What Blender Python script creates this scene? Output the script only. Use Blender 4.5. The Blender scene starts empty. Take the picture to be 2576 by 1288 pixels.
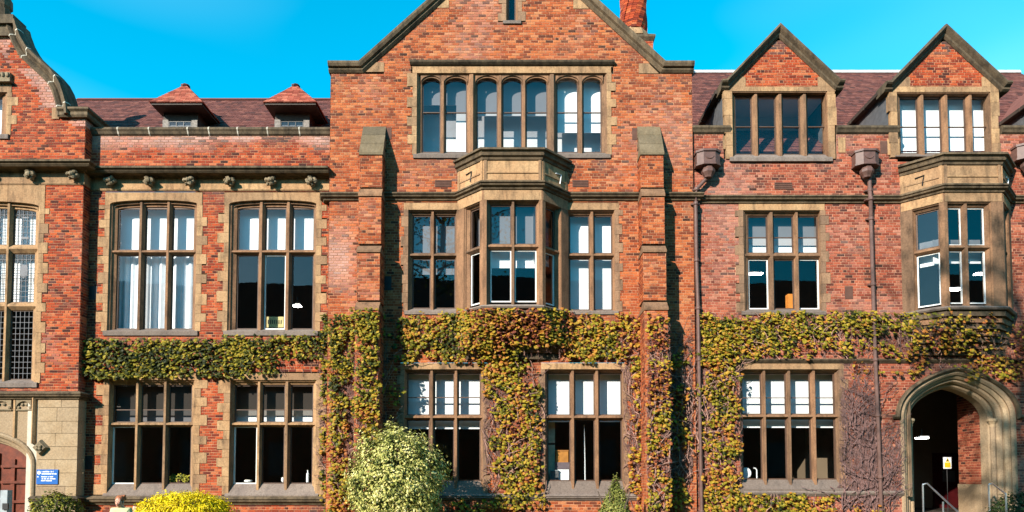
import bpy, math, random
from mathutils import Vector, Matrix, noise
random.seed(7)
rnd = random.random
def ru(a, b): return a + (b - a) * random.random()

# ------------------------------------------------------------------ camera, sky, sun, exposure
sc = bpy.context.scene
CAMY, EYE, FOC, TILT, YPP = -21.5, 2.05, 1720.0, math.radians(2.5), 1126.0
cam_d = bpy.data.cameras.new('camera')
cam_d.sensor_width = 36.0
cam_d.lens = 36.0 * FOC / 2576.0
cam_d.shift_y = (YPP - 644.0) / 2576.0
cam_d.clip_end = 2000
cam = bpy.data.objects.new('camera', cam_d)
sc.collection.objects.link(cam)
cam.location = (0, CAMY, EYE)
cam.rotation_euler = (math.pi / 2 + TILT, 0, 0)
sc.camera = cam

SUN_AZ, SUN_EL = math.radians(38.0), math.radians(26.0)     # from the left behind the viewer
world = bpy.data.worlds.new('World'); sc.world = world; world.use_nodes = True
wn = world.node_tree; wn.nodes.clear()
w_out = wn.nodes.new('ShaderNodeOutputWorld')
w_bg = wn.nodes.new('ShaderNodeBackground'); w_bg.inputs['Strength'].default_value = 0.10
w_sky = wn.nodes.new('ShaderNodeTexSky'); w_sky.sky_type = 'NISHITA'; w_sky.sun_disc = False
w_sky.sun_elevation = SUN_EL; w_sky.sun_rotation = math.pi + SUN_AZ
w_sky.air_density = 1.0; w_sky.dust_density = 0.3; w_sky.ozone_density = 2.0
w_hs = wn.nodes.new('ShaderNodeHueSaturation')
w_hs.inputs['Hue'].default_value = 0.466; w_hs.inputs['Saturation'].default_value = 1.7; w_hs.inputs['Value'].default_value = 1.75
w_tc = wn.nodes.new('ShaderNodeTexCoord')
w_mp = wn.nodes.new('ShaderNodeMapping'); w_mp.inputs['Scale'].default_value = (1.2, 1.2, 4.5)
w_mp.inputs['Rotation'].default_value = (0.0, 0.35, 0.3)
w_no = wn.nodes.new('ShaderNodeTexNoise'); w_no.inputs['Scale'].default_value = 1.1; w_no.inputs['Detail'].default_value = 2
w_no.inputs['Roughness'].default_value = 0.45; w_no.inputs['Distortion'].default_value = 0.4
w_rp = wn.nodes.new('ShaderNodeValToRGB')
w_rp.color_ramp.elements[0].position = 0.45; w_rp.color_ramp.elements[0].color = (0, 0, 0, 1)
w_rp.color_ramp.elements[1].position = 0.80; w_rp.color_ramp.elements[1].color = (0.20, 0.20, 0.20, 1)
w_mx = wn.nodes.new('ShaderNodeMixRGB'); w_mx.inputs['Color2'].default_value = (6.0, 9.0, 10.0, 1)
L = wn.links.new
L(w_sky.outputs[0], w_hs.inputs['Color']); L(w_tc.outputs['Generated'], w_mp.inputs[0]); L(w_mp.outputs[0], w_no.inputs['Vector'])
L(w_no.outputs[0], w_rp.inputs[0]); L(w_rp.outputs[0], w_mx.inputs['Fac']); L(w_hs.outputs[0], w_mx.inputs['Color1'])
L(w_mx.outputs[0], w_bg.inputs[0]); L(w_bg.outputs[0], w_out.inputs[0])

sun_d = bpy.data.lights.new('sun', 'SUN'); sun_d.energy = 5.0; sun_d.angle = math.radians(0.5); sun_d.color = (1.0, 0.93, 0.82)
sun = bpy.data.objects.new('sun', sun_d); sc.collection.objects.link(sun)
sdir = Vector((math.sin(SUN_AZ) * math.cos(SUN_EL), math.cos(SUN_AZ) * math.cos(SUN_EL), -math.sin(SUN_EL)))
sun.rotation_euler = sdir.to_track_quat('-Z', 'Y').to_euler(); sun.location = (-20, -30, 30)
sc.view_settings.view_transform = 'Standard'; sc.view_settings.look = 'None'
sc.view_settings.exposure = 0.98; sc.view_settings.gamma = 1.0
sc.cycles.transparent_max_bounces = 16; sc.cycles.max_bounces = 8; sc.cycles.diffuse_bounces = 3
sc.cycles.caustics_reflective = False; sc.cycles.caustics_refractive = False

# ------------------------------------------------------------------ survey: picture measurements -> metres on a known plane
CT, ST = math.cos(TILT), math.sin(TILT)
def at(px, py, Y):
    cx = (px - 1288.0) / FOC; cz = (YPP - py) / FOC
    dy = CT - cz * ST; dz = ST + cz * CT
    t = (Y - CAMY) / dy
    return Vector((cx * t, Y, EYE + dz * t))
def PX(px, py, Y): return at(px, py, Y).x
def PZ(py, Y): return at(1288, py, Y).z

# ------------------------------------------------------------------ mesh helpers
class Fr:                                   # a facade frame: u along the wall, d inward, z up
    def __init__(s, ox=0., oy=0., ux=1., uy=0.):
        n = math.hypot(ux, uy); s.o = (ox, oy); s.u = (ux / n, uy / n); s.i = (-uy / n, ux / n)
    def __call__(s, p):
        return (s.o[0] + s.u[0] * p[0] + s.i[0] * p[1], s.o[1] + s.u[1] * p[0] + s.i[1] * p[1], p[2])
def ident(p): return p

class MB:
    def __init__(s, xf=None):
        s.v = []; s.f = []; s.xf = xf or ident; s.at = {}
    def add(s, vs, fs):
        o = len(s.v); s.v += [s.xf(p) for p in vs]; s.f += [tuple(i + o for i in f) for f in fs]
        return o
    def box(s, x0, x1, y0, y1, z0, z1):
        s.add([(x0, y0, z0), (x1, y0, z0), (x1, y1, z0), (x0, y1, z0), (x0, y0, z1), (x1, y0, z1), (x1, y1, z1), (x0, y1, z1)],
              [(0, 1, 5, 4), (1, 2, 6, 5), (2, 3, 7, 6), (3, 0, 4, 7), (4, 5, 6, 7), (3, 2, 1, 0)]); return s
    def prism(s, poly, axis, a0, a1):
        n = len(poly)
        def pt(p, a):
            return (p[0], p[1], a) if axis == 'z' else ((p[0], a, p[1]) if axis == 'y' else (a, p[0], p[1]))
        s.add([pt(p, a0) for p in poly] + [pt(p, a1) for p in poly],
              [tuple(range(n))[::-1], tuple(range(n, 2 * n))] + [(i, (i + 1) % n, n + (i + 1) % n, n + i) for i in range(n)]); return s
    def quad(s, a, b, c, d): s.add([a, b, c, d], [(0, 1, 2, 3)]); return s
    def sweep(s, path, N, prof, closed=False):
        path = [Vector(p) for p in path]; N = Vector(N); k = len(path); m = len(prof); vs = []
        nor = []
        for i in range(k if closed else k - 1):
            t = (path[(i + 1) % k] - path[i]).normalized(); nor.append(t.cross(N).normalized())
        for i in range(k):
            if closed: a, b = nor[i - 1], nor[i]
            elif i == 0: a = b = nor[0]
            elif i == k - 1: a = b = nor[-1]
            else: a, b = nor[i - 1], nor[i]
            mi = (a + b) / max(0.3, 1 + a.dot(b))
            for (pa, pb) in prof: vs.append(tuple(path[i] + mi * pa + N * pb))
        fs = []
        for i in range(k if closed else k - 1):
            j = (i + 1) % k
            for q in range(m):
                r = (q + 1) % m
                fs.append((i * m + q, j * m + q, j * m + r, i * m + r))
        if not closed: fs += [tuple(range(m))[::-1], tuple(range((k - 1) * m, k * m))]
        s.add(vs, fs); return s
    def tube(s, path, r, n=6):
        path = [Vector(p) for p in path]; k = len(path); vs = []
        for i in range(k):
            t = (path[min(i + 1, k - 1)] - path[max(i - 1, 0)]).normalized()
            a = Vector((0, 0, 1)) if abs(t.z) < 0.9 else Vector((1, 0, 0))
            e1 = t.cross(a).normalized(); e2 = t.cross(e1)
            rr = r[i] if isinstance(r, (list, tuple)) else r
            for q in range(n):
                w = 2 * math.pi * q / n
                vs.append(tuple(path[i] + (e1 * math.cos(w) + e2 * math.sin(w)) * rr))
        fs = [(i * n + q, i * n + (q + 1) % n, (i + 1) * n + (q + 1) % n, (i + 1) * n + q) for i in range(k - 1) for q in range(n)]
        fs += [tuple(range(n)), tuple(range((k - 1) * n, k * n))[::-1]]
        s.add(vs, fs); return s
    def lathe(s, c, prof, n=10, axis='z'):
        vs = []; k = len(prof)
        for (r, h) in prof:
            for q in range(n):
                w = 2 * math.pi * (q + .5) / n; a, b = r * math.cos(w), r * math.sin(w)
                vs.append((c[0] + a, c[1] + b, c[2] + h) if axis == 'z' else (c[0] + a, c[1] + h, c[2] + b))
        fs = [(i * n + q, i * n + (q + 1) % n, (i + 1) * n + (q + 1) % n, (i + 1) * n + q) for i in range(k - 1) for q in range(n)]
        fs += [tuple(range(n))[::-1], tuple(range((k - 1) * n, k * n))]
        s.add(vs, fs); return s
    def arch(s, u0, u1, zs, rise, ztop, d0, d1, p=1.35, q=2.2, n=14):   # stone between an arched soffit and a flat top
        pts = arch_pts(u0, u1, zs, rise, p, q, n); k = len(pts)
        vs = [(a, d0, b) for a, b in pts] + [(a, d0, ztop) for a, b in pts] + [(a, d1, b) for a, b in pts]
        fs = [(i, i + 1, k + i + 1, k + i) for i in range(k - 1)] + [(2 * k + i, 2 * k + i + 1, i + 1, i) for i in range(k - 1)]
        s.add(vs, fs); return s
    def lump(s, c, r, seed=0, n=8, m=5, amp=.25):
        c = Vector(c); vs = []
        for i in range(m + 1):
            th = math.pi * i / m
            for q in range(n):
                w = 2 * math.pi * q / n
                d = Vector((math.sin(th) * math.cos(w), math.sin(th) * math.sin(w), math.cos(th)))
                k = 1 + amp * noise.noise(d * 2.1 + Vector((seed * 3.1, seed * 1.7, 0)))
                vs.append((c.x + d.x * r[0] * k, c.y + d.y * r[1] * k, c.z + d.z * r[2] * k))
        fs = [(i * n + q, i * n + (q + 1) % n, (i + 1) * n + (q + 1) % n, (i + 1) * n + q) for i in range(m) for q in range(n)]
        s.add(vs, fs); return s

def arch_pts(u0, u1, zs, rise, p=1.35, q=2.2, n=14):
    c, w = (u0 + u1) / 2, (u1 - u0) / 2; out = []
    for i in range(n + 1):
        th = math.pi / 2 * i / n
        out.append((c - w * math.cos(th) ** (2 / p), zs + rise * math.sin(th) ** (2 / q)))
    return out + [(2 * c - a, b) for a, b in out[-2::-1]]

WLOC = {}
def obj(name, mb, mat, parent=None, smooth=False, kind=None, label=None, cat=None, group=None):
    vs = mb.v
    xs = [p[0] for p in vs]; ys = [p[1] for p in vs]; zs = [p[2] for p in vs]
    c = Vector(((min(xs) + max(xs)) / 2, (min(ys) + max(ys)) / 2, min(zs)))
    me = bpy.data.meshes.new(name)
    me.from_pydata([(p[0] - c.x, p[1] - c.y, p[2] - c.z) for p in vs], [], mb.f)
    for an, vals in mb.at.items():
        a = me.attributes.new(an, 'FLOAT', 'POINT'); a.data.foreach_set('value', vals)
    if smooth: me.polygons.foreach_set('use_smooth', [True] * len(me.polygons))
    me.update()
    return link(name, me, mat, c, parent, kind, label, cat, group)
def link(name, me, mat, loc, parent=None, kind=None, label=None, cat=None, group=None):
    o = bpy.data.objects.new(name, me); sc.collection.objects.link(o)
    if mat is not None and me is not None and not me.materials: me.materials.append(mat)
    loc = Vector(loc); WLOC[o.name] = loc
    if parent is not None:
        o.parent = parent; o.location = loc - WLOC[parent.name]
    else: o.location = loc
    if kind: o['kind'] = kind
    if label: o['label'] = label
    if cat: o['category'] = cat
    if group: o['group'] = group
    return o
def thing(name, label, cat, loc, group=None):
    return link(name, None, None, loc, None, None, label, cat, group)

# ------------------------------------------------------------------ materials
def nmat(name):
    m = bpy.data.materials.new(name); m.use_nodes = True; nt = m.node_tree; nt.nodes.clear()
    out = nt.nodes.new('ShaderNodeOutputMaterial'); b = nt.nodes.new('ShaderNodeBsdfPrincipled')
    nt.links.new(b.outputs[0], out.inputs[0]); return m, nt, b, out
def nd(nt, t, **kw):
    n = nt.nodes.new(t)
    for k, v in kw.items():
        if k.startswith('i_'): n.inputs[k[2:].replace('_', ' ')].default_value = v
        else: setattr(n, k, v)
    return n
def ramp(nt, fac, stops, interp='LINEAR'):
    r = nt.nodes.new('ShaderNodeValToRGB'); cr = r.color_ramp; cr.interpolation = interp
    while len(cr.elements) < len(stops): cr.elements.new(0.5)
    for e, (p, c) in zip(cr.elements, stops):
        e.position = p; e.color = (c[0], c[1], c[2], 1) if not isinstance(c, (int, float)) else (c, c, c, 1)
    nt.links.new(fac, r.inputs[0]); return r.outputs[0]
def mixc(nt, fac, a, b, mode='MIX'):
    n = nt.nodes.new('ShaderNodeMixRGB'); n.blend_type = mode
    for i, v in ((0, fac), (1, a), (2, b)):
        if hasattr(v, 'links') or hasattr(v, 'is_linked'): nt.links.new(v, n.inputs[i])
        else: n.inputs[i].default_value = v if i == 0 else (v[0], v[1], v[2], 1)
    return n.outputs[0]
def pos_noise(nt, scale, detail=4, rough=.55, stretch=None):
    g = nt.nodes.new('ShaderNodeNewGeometry'); n = nd(nt, 'ShaderNodeTexNoise', i_Scale=scale, i_Detail=detail, i_Roughness=rough)
    if stretch:
        mp = nt.nodes.new('ShaderNodeMapping'); mp.inputs['Scale'].default_value = stretch
        nt.links.new(g.outputs['Position'], mp.inputs[0]); nt.links.new(mp.outputs[0], n.inputs['Vector'])
    else: nt.links.new(g.outputs['Position'], n.inputs['Vector'])
    return n.outputs[0]
def piece_random(nt):
    g = nt.nodes.new('ShaderNodeNewGeometry'); o = nt.nodes.new('ShaderNodeObjectInfo')
    a = nd(nt, 'ShaderNodeMath', operation='ADD'); nt.links.new(g.outputs['Random Per Island'], a.inputs[0]); nt.links.new(o.outputs['Random'], a.inputs[1])
    f = nd(nt, 'ShaderNodeMath', operation='FRACT'); nt.links.new(a.outputs[0], f.inputs[0]); return f.outputs[0]
def attr(nt, name):
    a = nt.nodes.new('ShaderNodeAttribute'); a.attribute_name = name; return a.outputs['Fac']
def bump(nt, b, h, strength, dist):
    n = nd(nt, 'ShaderNodeBump', i_Strength=strength, i_Distance=dist); nt.links.new(h, n.inputs['Height']); nt.links.new(n.outputs[0], b.inputs['Normal'])

def mat_brick(name, stops, pale=(.46, .29, .24), soot=(.075, .05, .045), patch=(.42, .16, .085)):
    m, nt, b, _ = nmat(name)
    c = ramp(nt, piece_random(nt), stops)
    c = mixc(nt, ramp(nt, pos_noise(nt, .8, 5), [(.5, 0), (.8, .3)]), c, patch)
    c = mixc(nt, ramp(nt, pos_noise(nt, 2.6, 4), [(.5, 0), (.75, .6)]), c, (.085, .03, .022))
    c = mixc(nt, attr(nt, 'pale'), c, pale); c = mixc(nt, attr(nt, 'soot'), c, soot)
    c = mixc(nt, 1.0, c, ramp(nt, pos_noise(nt, 28, 3), [(.3, .72), (.7, 1.12)]), 'MULTIPLY')
    nt.links.new(c, b.inputs['Base Color']); b.inputs['Roughness'].default_value = .9; b.inputs['Specular IOR Level'].default_value = .2
    bump(nt, b, pos_noise(nt, 60, 3), .5, .004); return m
def mat_stone(name, base, stain, dark, amt=(.45, .7), grime=(.5, .8), gcol=(.03, .024, .018)):
    m, nt, b, _ = nmat(name)
    c = mixc(nt, ramp(nt, pos_noise(nt, 1.7, 5), [(.35, 0), (.7, 1)]), base, stain)
    c = mixc(nt, ramp(nt, piece_random(nt), [(0, 0), (.5, .25), (1, .85)]), c, dark)
    c = mixc(nt, ramp(nt, pos_noise(nt, 3.0, 6, .65, (1.6, 1.6, .45)), [(grime[0], 0), (grime[1], amt[1])]), c, gcol)
    c = mixc(nt, 1.0, c, ramp(nt, pos_noise(nt, 22, 4), [(.3, .75), (.7, 1.15)]), 'MULTIPLY')
    nt.links.new(c, b.inputs['Base Color']); b.inputs['Roughness'].default_value = .88; b.inputs['Specular IOR Level'].default_value = .2
    bump(nt, b, pos_noise(nt, 30, 5), .6, .006); return m
def mat_plain(name, col, rough=.6, metal=0., var=.25, scale=6., spec=.4, bmp=0.):
    m, nt, b, _ = nmat(name)
    c = mixc(nt, 1.0, col, ramp(nt, pos_noise(nt, scale, 4), [(.3, 1 - var), (.7, 1 + var * .4)]), 'MULTIPLY')
    nt.links.new(c, b.inputs['Base Color']); b.inputs['Roughness'].default_value = rough; b.inputs['Metallic'].default_value = metal
    b.inputs['Specular IOR Level'].default_value = spec
    if bmp: bump(nt, b, pos_noise(nt, scale * 6, 3), .5, bmp)
    return m
def mat_glass(name, tint, refl=.10):
    m, nt, b, out = nmat(name); nt.nodes.remove(b)
    t = nd(nt, 'ShaderNodeBsdfTransparent'); t.inputs[0].default_value = (*tint, 1)
    g = nd(nt, 'ShaderNodeBsdfGlossy', i_Roughness=.01)
    lw = nd(nt, 'ShaderNodeLayerWeight', i_Blend=.5)
    pw = nd(nt, 'ShaderNodeMath', operation='POWER'); pw.inputs[1].default_value = 5.; nt.links.new(lw.outputs['Facing'], pw.inputs[0])
    ad = nd(nt, 'ShaderNodeMath', operation='MULTIPLY_ADD'); ad.inputs[1].default_value = .9; ad.inputs[2].default_value = refl; nt.links.new(pw.outputs[0], ad.inputs[0])
    bp = nd(nt, 'ShaderNodeBump', i_Strength=.02, i_Distance=.02); nt.links.new(pos_noise(nt, 2.2, 2), bp.inputs['Height']); nt.links.new(bp.outputs[0], g.inputs['Normal'])
    mx = nt.nodes.new('ShaderNodeMixShader'); nt.links.new(ad.outputs[0], mx.inputs[0]); nt.links.new(t.outputs[0], mx.inputs[1]); nt.links.new(g.outputs[0], mx.inputs[2])
    nt.links.new(mx.outputs[0], out.inputs[0]); return m
def mat_leaf(name, stops, trans=.25, by_attr=True):
    m, nt, b, out = nmat(name)
    if by_attr:
        a = nd(nt, 'ShaderNodeMath', operation='ADD'); nt.links.new(attr(nt, 'hue'), a.inputs[0])
        pr = nd(nt, 'ShaderNodeMath', operation='MULTIPLY_ADD'); nt.links.new(piece_random(nt), pr.inputs[0]); pr.inputs[1].default_value = .62; pr.inputs[2].default_value = -.33
        nt.links.new(pr.outputs[0], a.inputs[1]); c = ramp(nt, a.outputs[0], stops)
    else: c = ramp(nt, piece_random(nt), stops)
    nt.links.new(c, b.inputs['Base Color']); b.inputs['Roughness'].default_value = .55; b.inputs['Specular IOR Level'].default_value = .25
    tr = nt.nodes.new('ShaderNodeBsdfTranslucent'); nt.links.new(c, tr.inputs[0])
    mx = nt.nodes.new('ShaderNodeMixShader'); mx.inputs[0].default_value = trans
    nt.links.new(b.outputs[0], mx.inputs[1]); nt.links.new(tr.outputs[0], mx.inputs[2]); nt.links.new(mx.outputs[0], out.inputs[0]); return m
def mat_emit(name, col, s):
    m, nt, b, out = nmat(name); b.inputs['Emission Color'].default_value = (*col, 1); b.inputs['Emission Strength'].default_value = s
    b.inputs['Base Color'].default_value = (*col, 1); return m

BR = [(0, (.035, .012, .010)), (.08, (.11, .018, .011)), (.28, (.23, .032, .012)), (.6, (.34, .05, .015)), (.88, (.42, .085, .025)), (1, (.42, .13, .055))]
BRC = [(0, (.045, .018, .012)), (.08, (.14, .032, .014)), (.28, (.25, .052, .018)), (.6, (.35, .078, .024)), (.88, (.43, .12, .038)), (1, (.43, .165, .07))]
BRR = [(0, (.04, .018, .014)), (.08, (.12, .030, .019)), (.28, (.21, .045, .025)), (.6, (.30, .067, .034)), (.88, (.38, .105, .053)), (1, (.39, .15, .09))]
M = dict(
    brick=mat_brick('red brick', BR), brick_c=mat_brick('orange brick', BRC), brick_r=mat_brick('pink red brick', BRR),
    mortar=mat_plain('lime mortar', (.46, .225, .12), .95, var=.4, scale=3, bmp=.004),
    mortar_r=mat_plain('pinkish mortar', (.47, .24, .15), .95, var=.4, scale=3, bmp=.004),
    stone=mat_stone('tan sandstone', (.43, .26, .13), (.34, .185, .088), (.215, .125, .07), (.5, .85), (.47, .74), (.06, .038, .022)),
    frame=mat_stone('brown sandstone frame', (.285, .148, .076), (.21, .106, .056), (.14, .083, .05), (.5, .8), (.47, .75), (.035, .022, .014)),
    dark=mat_stone('sooty sandstone', (.165, .114, .067), (.118, .08, .046), (.068, .05, .032), (.5, .85), (.42, .7), (.018, .014, .01)),
    sill=mat_stone('grey weathered sill stone', (.24, .185, .15), (.17, .13, .11), (.14, .105, .085), (.5, .6), (.5, .8), (.05, .04, .035)),
    ashlar=mat_stone('pale ashlar', (.38, .275, .17), (.32, .215, .12), (.25, .17, .105), (.5, .45), (.55, .85), (.14, .095, .06)),
    qstone=mat_stone('brown quoin stone', (.30, .175, .10), (.25, .135, .075), (.16, .095, .06), (.5, .8), (.47, .75), (.05, .032, .02)),
    fill_panel=mat_plain('grey screen', (.58, .57, .575), .9, var=.15, scale=1.5),  # pale surface of the panel added to brighten the gable room
    carved=mat_stone('carved sandstone', (.28, .21, .13), (.20, .145, .085), (.13, .10, .06), (.5, .7), (.5, .75)),
    joint=mat_plain('pale pointing', (.50, .44, .35), .9, var=.2),
    tile=mat_brick('clay roof tile', [(0, (.07, .03, .026)), (.3, (.125, .044, .036)), (.75, (.16, .056, .043)), (1, (.20, .075, .055))], soot=(.05, .03, .028), patch=(.14, .055, .044)),
    tile_red=mat_brick('red plain tile', [(0, (.22, .05, .03)), (.5, (.36, .085, .05)), (1, (.46, .15, .09))]),
    lead=mat_plain('lead sheet', (.10, .10, .105), .5, var=.3), leadpale=mat_plain('pale ridge lead', (.44, .40, .385), .6, var=.2),
    timber=mat_plain('dark timber', (.05, .032, .022), .7, var=.4), timber_grey=mat_plain('weathered timber', (.22, .19, .165), .8, var=.4, scale=14),
    iron=mat_plain('painted iron pipe', (.115, .058, .045), .55, var=.3, scale=9), black=mat_plain('black iron', (.012, .012, .012), .5),
    vent=mat_plain('terracotta vent', (.10, .045, .03), .9, var=.3),
    sash=mat_plain('brown sash paint', (.085, .045, .028), .6), sash_w=mat_plain('white sash paint', (.72, .70, .66), .5, var=.1),
    blind=mat_plain('white blind', (.80, .80, .80), .8, var=.06, scale=2.), curtain=mat_plain('off white curtain', (.80, .81, .83), .9, var=.08),
    glass=mat_glass('window glass', (.93, .95, .95), .05), glass_g=mat_glass('grey film glass', (.42, .42, .43), .07), glass_d=mat_glass('dark film glass', (.22, .205, .19), .05),
    came=mat_plain('lead came', (.11, .11, .12), .6),
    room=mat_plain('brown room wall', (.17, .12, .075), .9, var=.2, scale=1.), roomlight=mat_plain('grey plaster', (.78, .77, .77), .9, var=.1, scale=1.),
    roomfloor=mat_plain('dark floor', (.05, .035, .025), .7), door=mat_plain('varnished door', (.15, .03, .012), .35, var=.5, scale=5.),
    steel=mat_plain('brushed steel rail', (.62, .63, .65), .3, metal=.9, var=.1), greypost=mat_plain('grey painted post', (.30, .33, .34), .5),
    white=mat_plain('white paint', (.8, .8, .8), .5, var=.05), cream=mat_plain('cream paint', (.62, .52, .36), .6), redpaint=mat_plain('dark red door', (.05, .004, .005), .4),
    stem=mat_plain('creeper stem', (.215, .115, .095), .9, var=.5, scale=10.), bark=mat_plain('bark', (.10, .07, .05), .95, var=.4),
    tube=mat_emit('fluorescent tube', (1, .98, .92), 14.0),
)
LEAFS = [(0, (.022, .028, .004)), (.2, (.085, .085, .006)), (.42, (.26, .21, .012)), (.6, (.42, .27, .026)), (.75, (.42, .17, .022)), (.88, (.30, .085, .025)), (1, (.17, .045, .025))]
M['ivy'] = mat_leaf('creeper leaf', LEAFS)

# ------------------------------------------------------------------ brickwork: every brick a cut piece with recessed joints
CH, BL = .086, .242
def streaks(x, z, spans, depth=.7, amt=.75):
    s_ = 0.
    for (a, b, zs) in spans:           # soot washed down below sills and ledges
        if a - .05 < x < b + .05 and zs - depth < z < zs:
            t = 1 - (zs - z) / depth
            s_ = max(s_, amt * t * max(0, noise.noise(Vector((x * 2.6, z * .35, zs))) + .25) * 1.3)
    return min(.8, s_)
class Wall:
    """lays bricks course by course on a facade frame; ivs(z) gives the free intervals"""
    def __init__(s, fr, z0, z1, ivs, tone=None, half=False):
        s.mort = MB(fr); s.items = []; s.fr = fr
        k0 = int(math.floor(z0 / CH)); k1 = int(math.ceil(z1 / CH))
        for k in range(k0, k1):
            a, b = max(z0, k * CH), min(z1, (k + 1) * CH)
            if b - a < .012: continue
            zm = (a + b) / 2; header = k % 4 == 0
            Lb = BL / 2 if header else BL; off = (.0 if header else (BL / 2 if k % 2 else 0)) + (BL / 4 if header else 0)
            for (u0, u1) in ivs(zm):
                if u1 - u0 < .02: continue
                s.mort.quad((u0, .009, a), (u1, .009, a), (u1, .009, b), (u0, .009, b))
                i = math.floor((u0 - off) / Lb); first = True
                while True:
                    x0 = max(u0, i * Lb + off); x1 = min(u1, (i + 1) * Lb + off); i += 1
                    if x0 >= u1 - .004: break
                    if x1 - x0 < .03: continue
                    g = .0085
                    full = (x1 - x0) > Lb * .98 and b - a > CH * .98
                    pa = so = 0.
                    if tone:
                        p3 = fr(((x0 + x1) / 2, 0, zm)); pa, so = tone(p3[0], zm)
                    s.items.append((x0 + g, x1 - g, a + g, b - g, full and not header, max(0, min(1, pa + ru(-.15, .1))) if pa > .01 else 0., max(0, min(1, so + ru(-.2, .12))) if so > .01 else 0., ru(-.003, .003)))
    def build(s, parent, mat, mort_mat, name='wall', as_child=False):
        o = obj(name, s.mort, mort_mat, parent); s.o = o; s.mat = mat; return o
    def finish(s, skip=()):
        mb = MB(s.fr); P = []; S = []
        for j, (x0, x1, z0, z1, full, pa, so, jt) in enumerate(s.items):
            if j in skip: continue
            e = lambda: ru(-.0022, .0022)
            d = jt
            mb.add([(x0 + e(), d, z0 + e()), (x1 + e(), d, z0 + e()), (x1 + e(), d, z1 + e()), (x0 + e(), d, z1 + e()), (x0, .03, z0), (x1, .03, z0), (x1, .03, z1), (x0, .03, z1)],
                   [(0, 1, 2, 3), (1, 5, 6, 2), (4, 0, 3, 7), (3, 2, 6, 7), (4, 5, 1, 0)])
            P += [pa] * 8; S += [so] * 8
        if not mb.v: return
        mb.at = {'pale': P, 'soot': S}
        obj('brickwork', mb, s.mat, s.o, kind='stuff')
UB = None
def unit_brick(mat):
    me = bpy.data.meshes.new('brick')
    me.from_pydata([(-.5, 0, 0), (.5, 0, 0), (.5, 0, 1), (-.5, 0, 1), (-.5, 1, 0), (.5, 1, 0), (.5, 1, 1), (-.5, 1, 1)], [],
                   [(0, 1, 2, 3), (1, 5, 6, 2), (4, 0, 3, 7), (3, 2, 6, 7), (4, 5, 1, 0)])
    me.materials.append(mat); return me
def finish_walls(walls, n=300, vis=None):
    cand = []
    camp = Vector((0, CAMY, EYE))
    for wi, w in enumerate(walls):
        for j, it in enumerate(w.items):
            if it[4] and it[5] < .02 and it[6] < .02:
                p = Vector(w.fr(((it[0] + it[1]) / 2, 0, it[2])))
                if vis and not vis(p): continue
                cand.append(((p - camp).length, wi, j, p))
    cand.sort(key=lambda t: t[0]); cand = cand[:n]
    skip = {}; data = {}
    for _, wi, j, p in cand:
        w = walls[wi]; skip.setdefault(wi, set()).add(j); it = w.items[j]
        me = data.setdefault(w.mat.name, unit_brick(w.mat))
        o = link('brick', me, None, Vector(w.fr(((it[0] + it[1]) / 2, it[7], it[2]))), w.o)
        o.scale = (it[1] - it[0], .03, it[3] - it[2]); o.rotation_euler = (0, 0, math.atan2(w.fr.u[1], w.fr.u[0]))
    for wi, w in enumerate(walls): w.finish(skip.get(wi, ()))

def minus(iv, holes, z):
    for (h0, h1, z0, z1) in holes:
        if z0 <= z <= z1:
            out = []
            for (a, b) in iv:
                if h1 <= a or h0 >= b: out.append((a, b)); continue
                if h0 > a: out.append((a, h0))
                if h1 < b: out.append((h1, b))
            iv = out
    return iv

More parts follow.
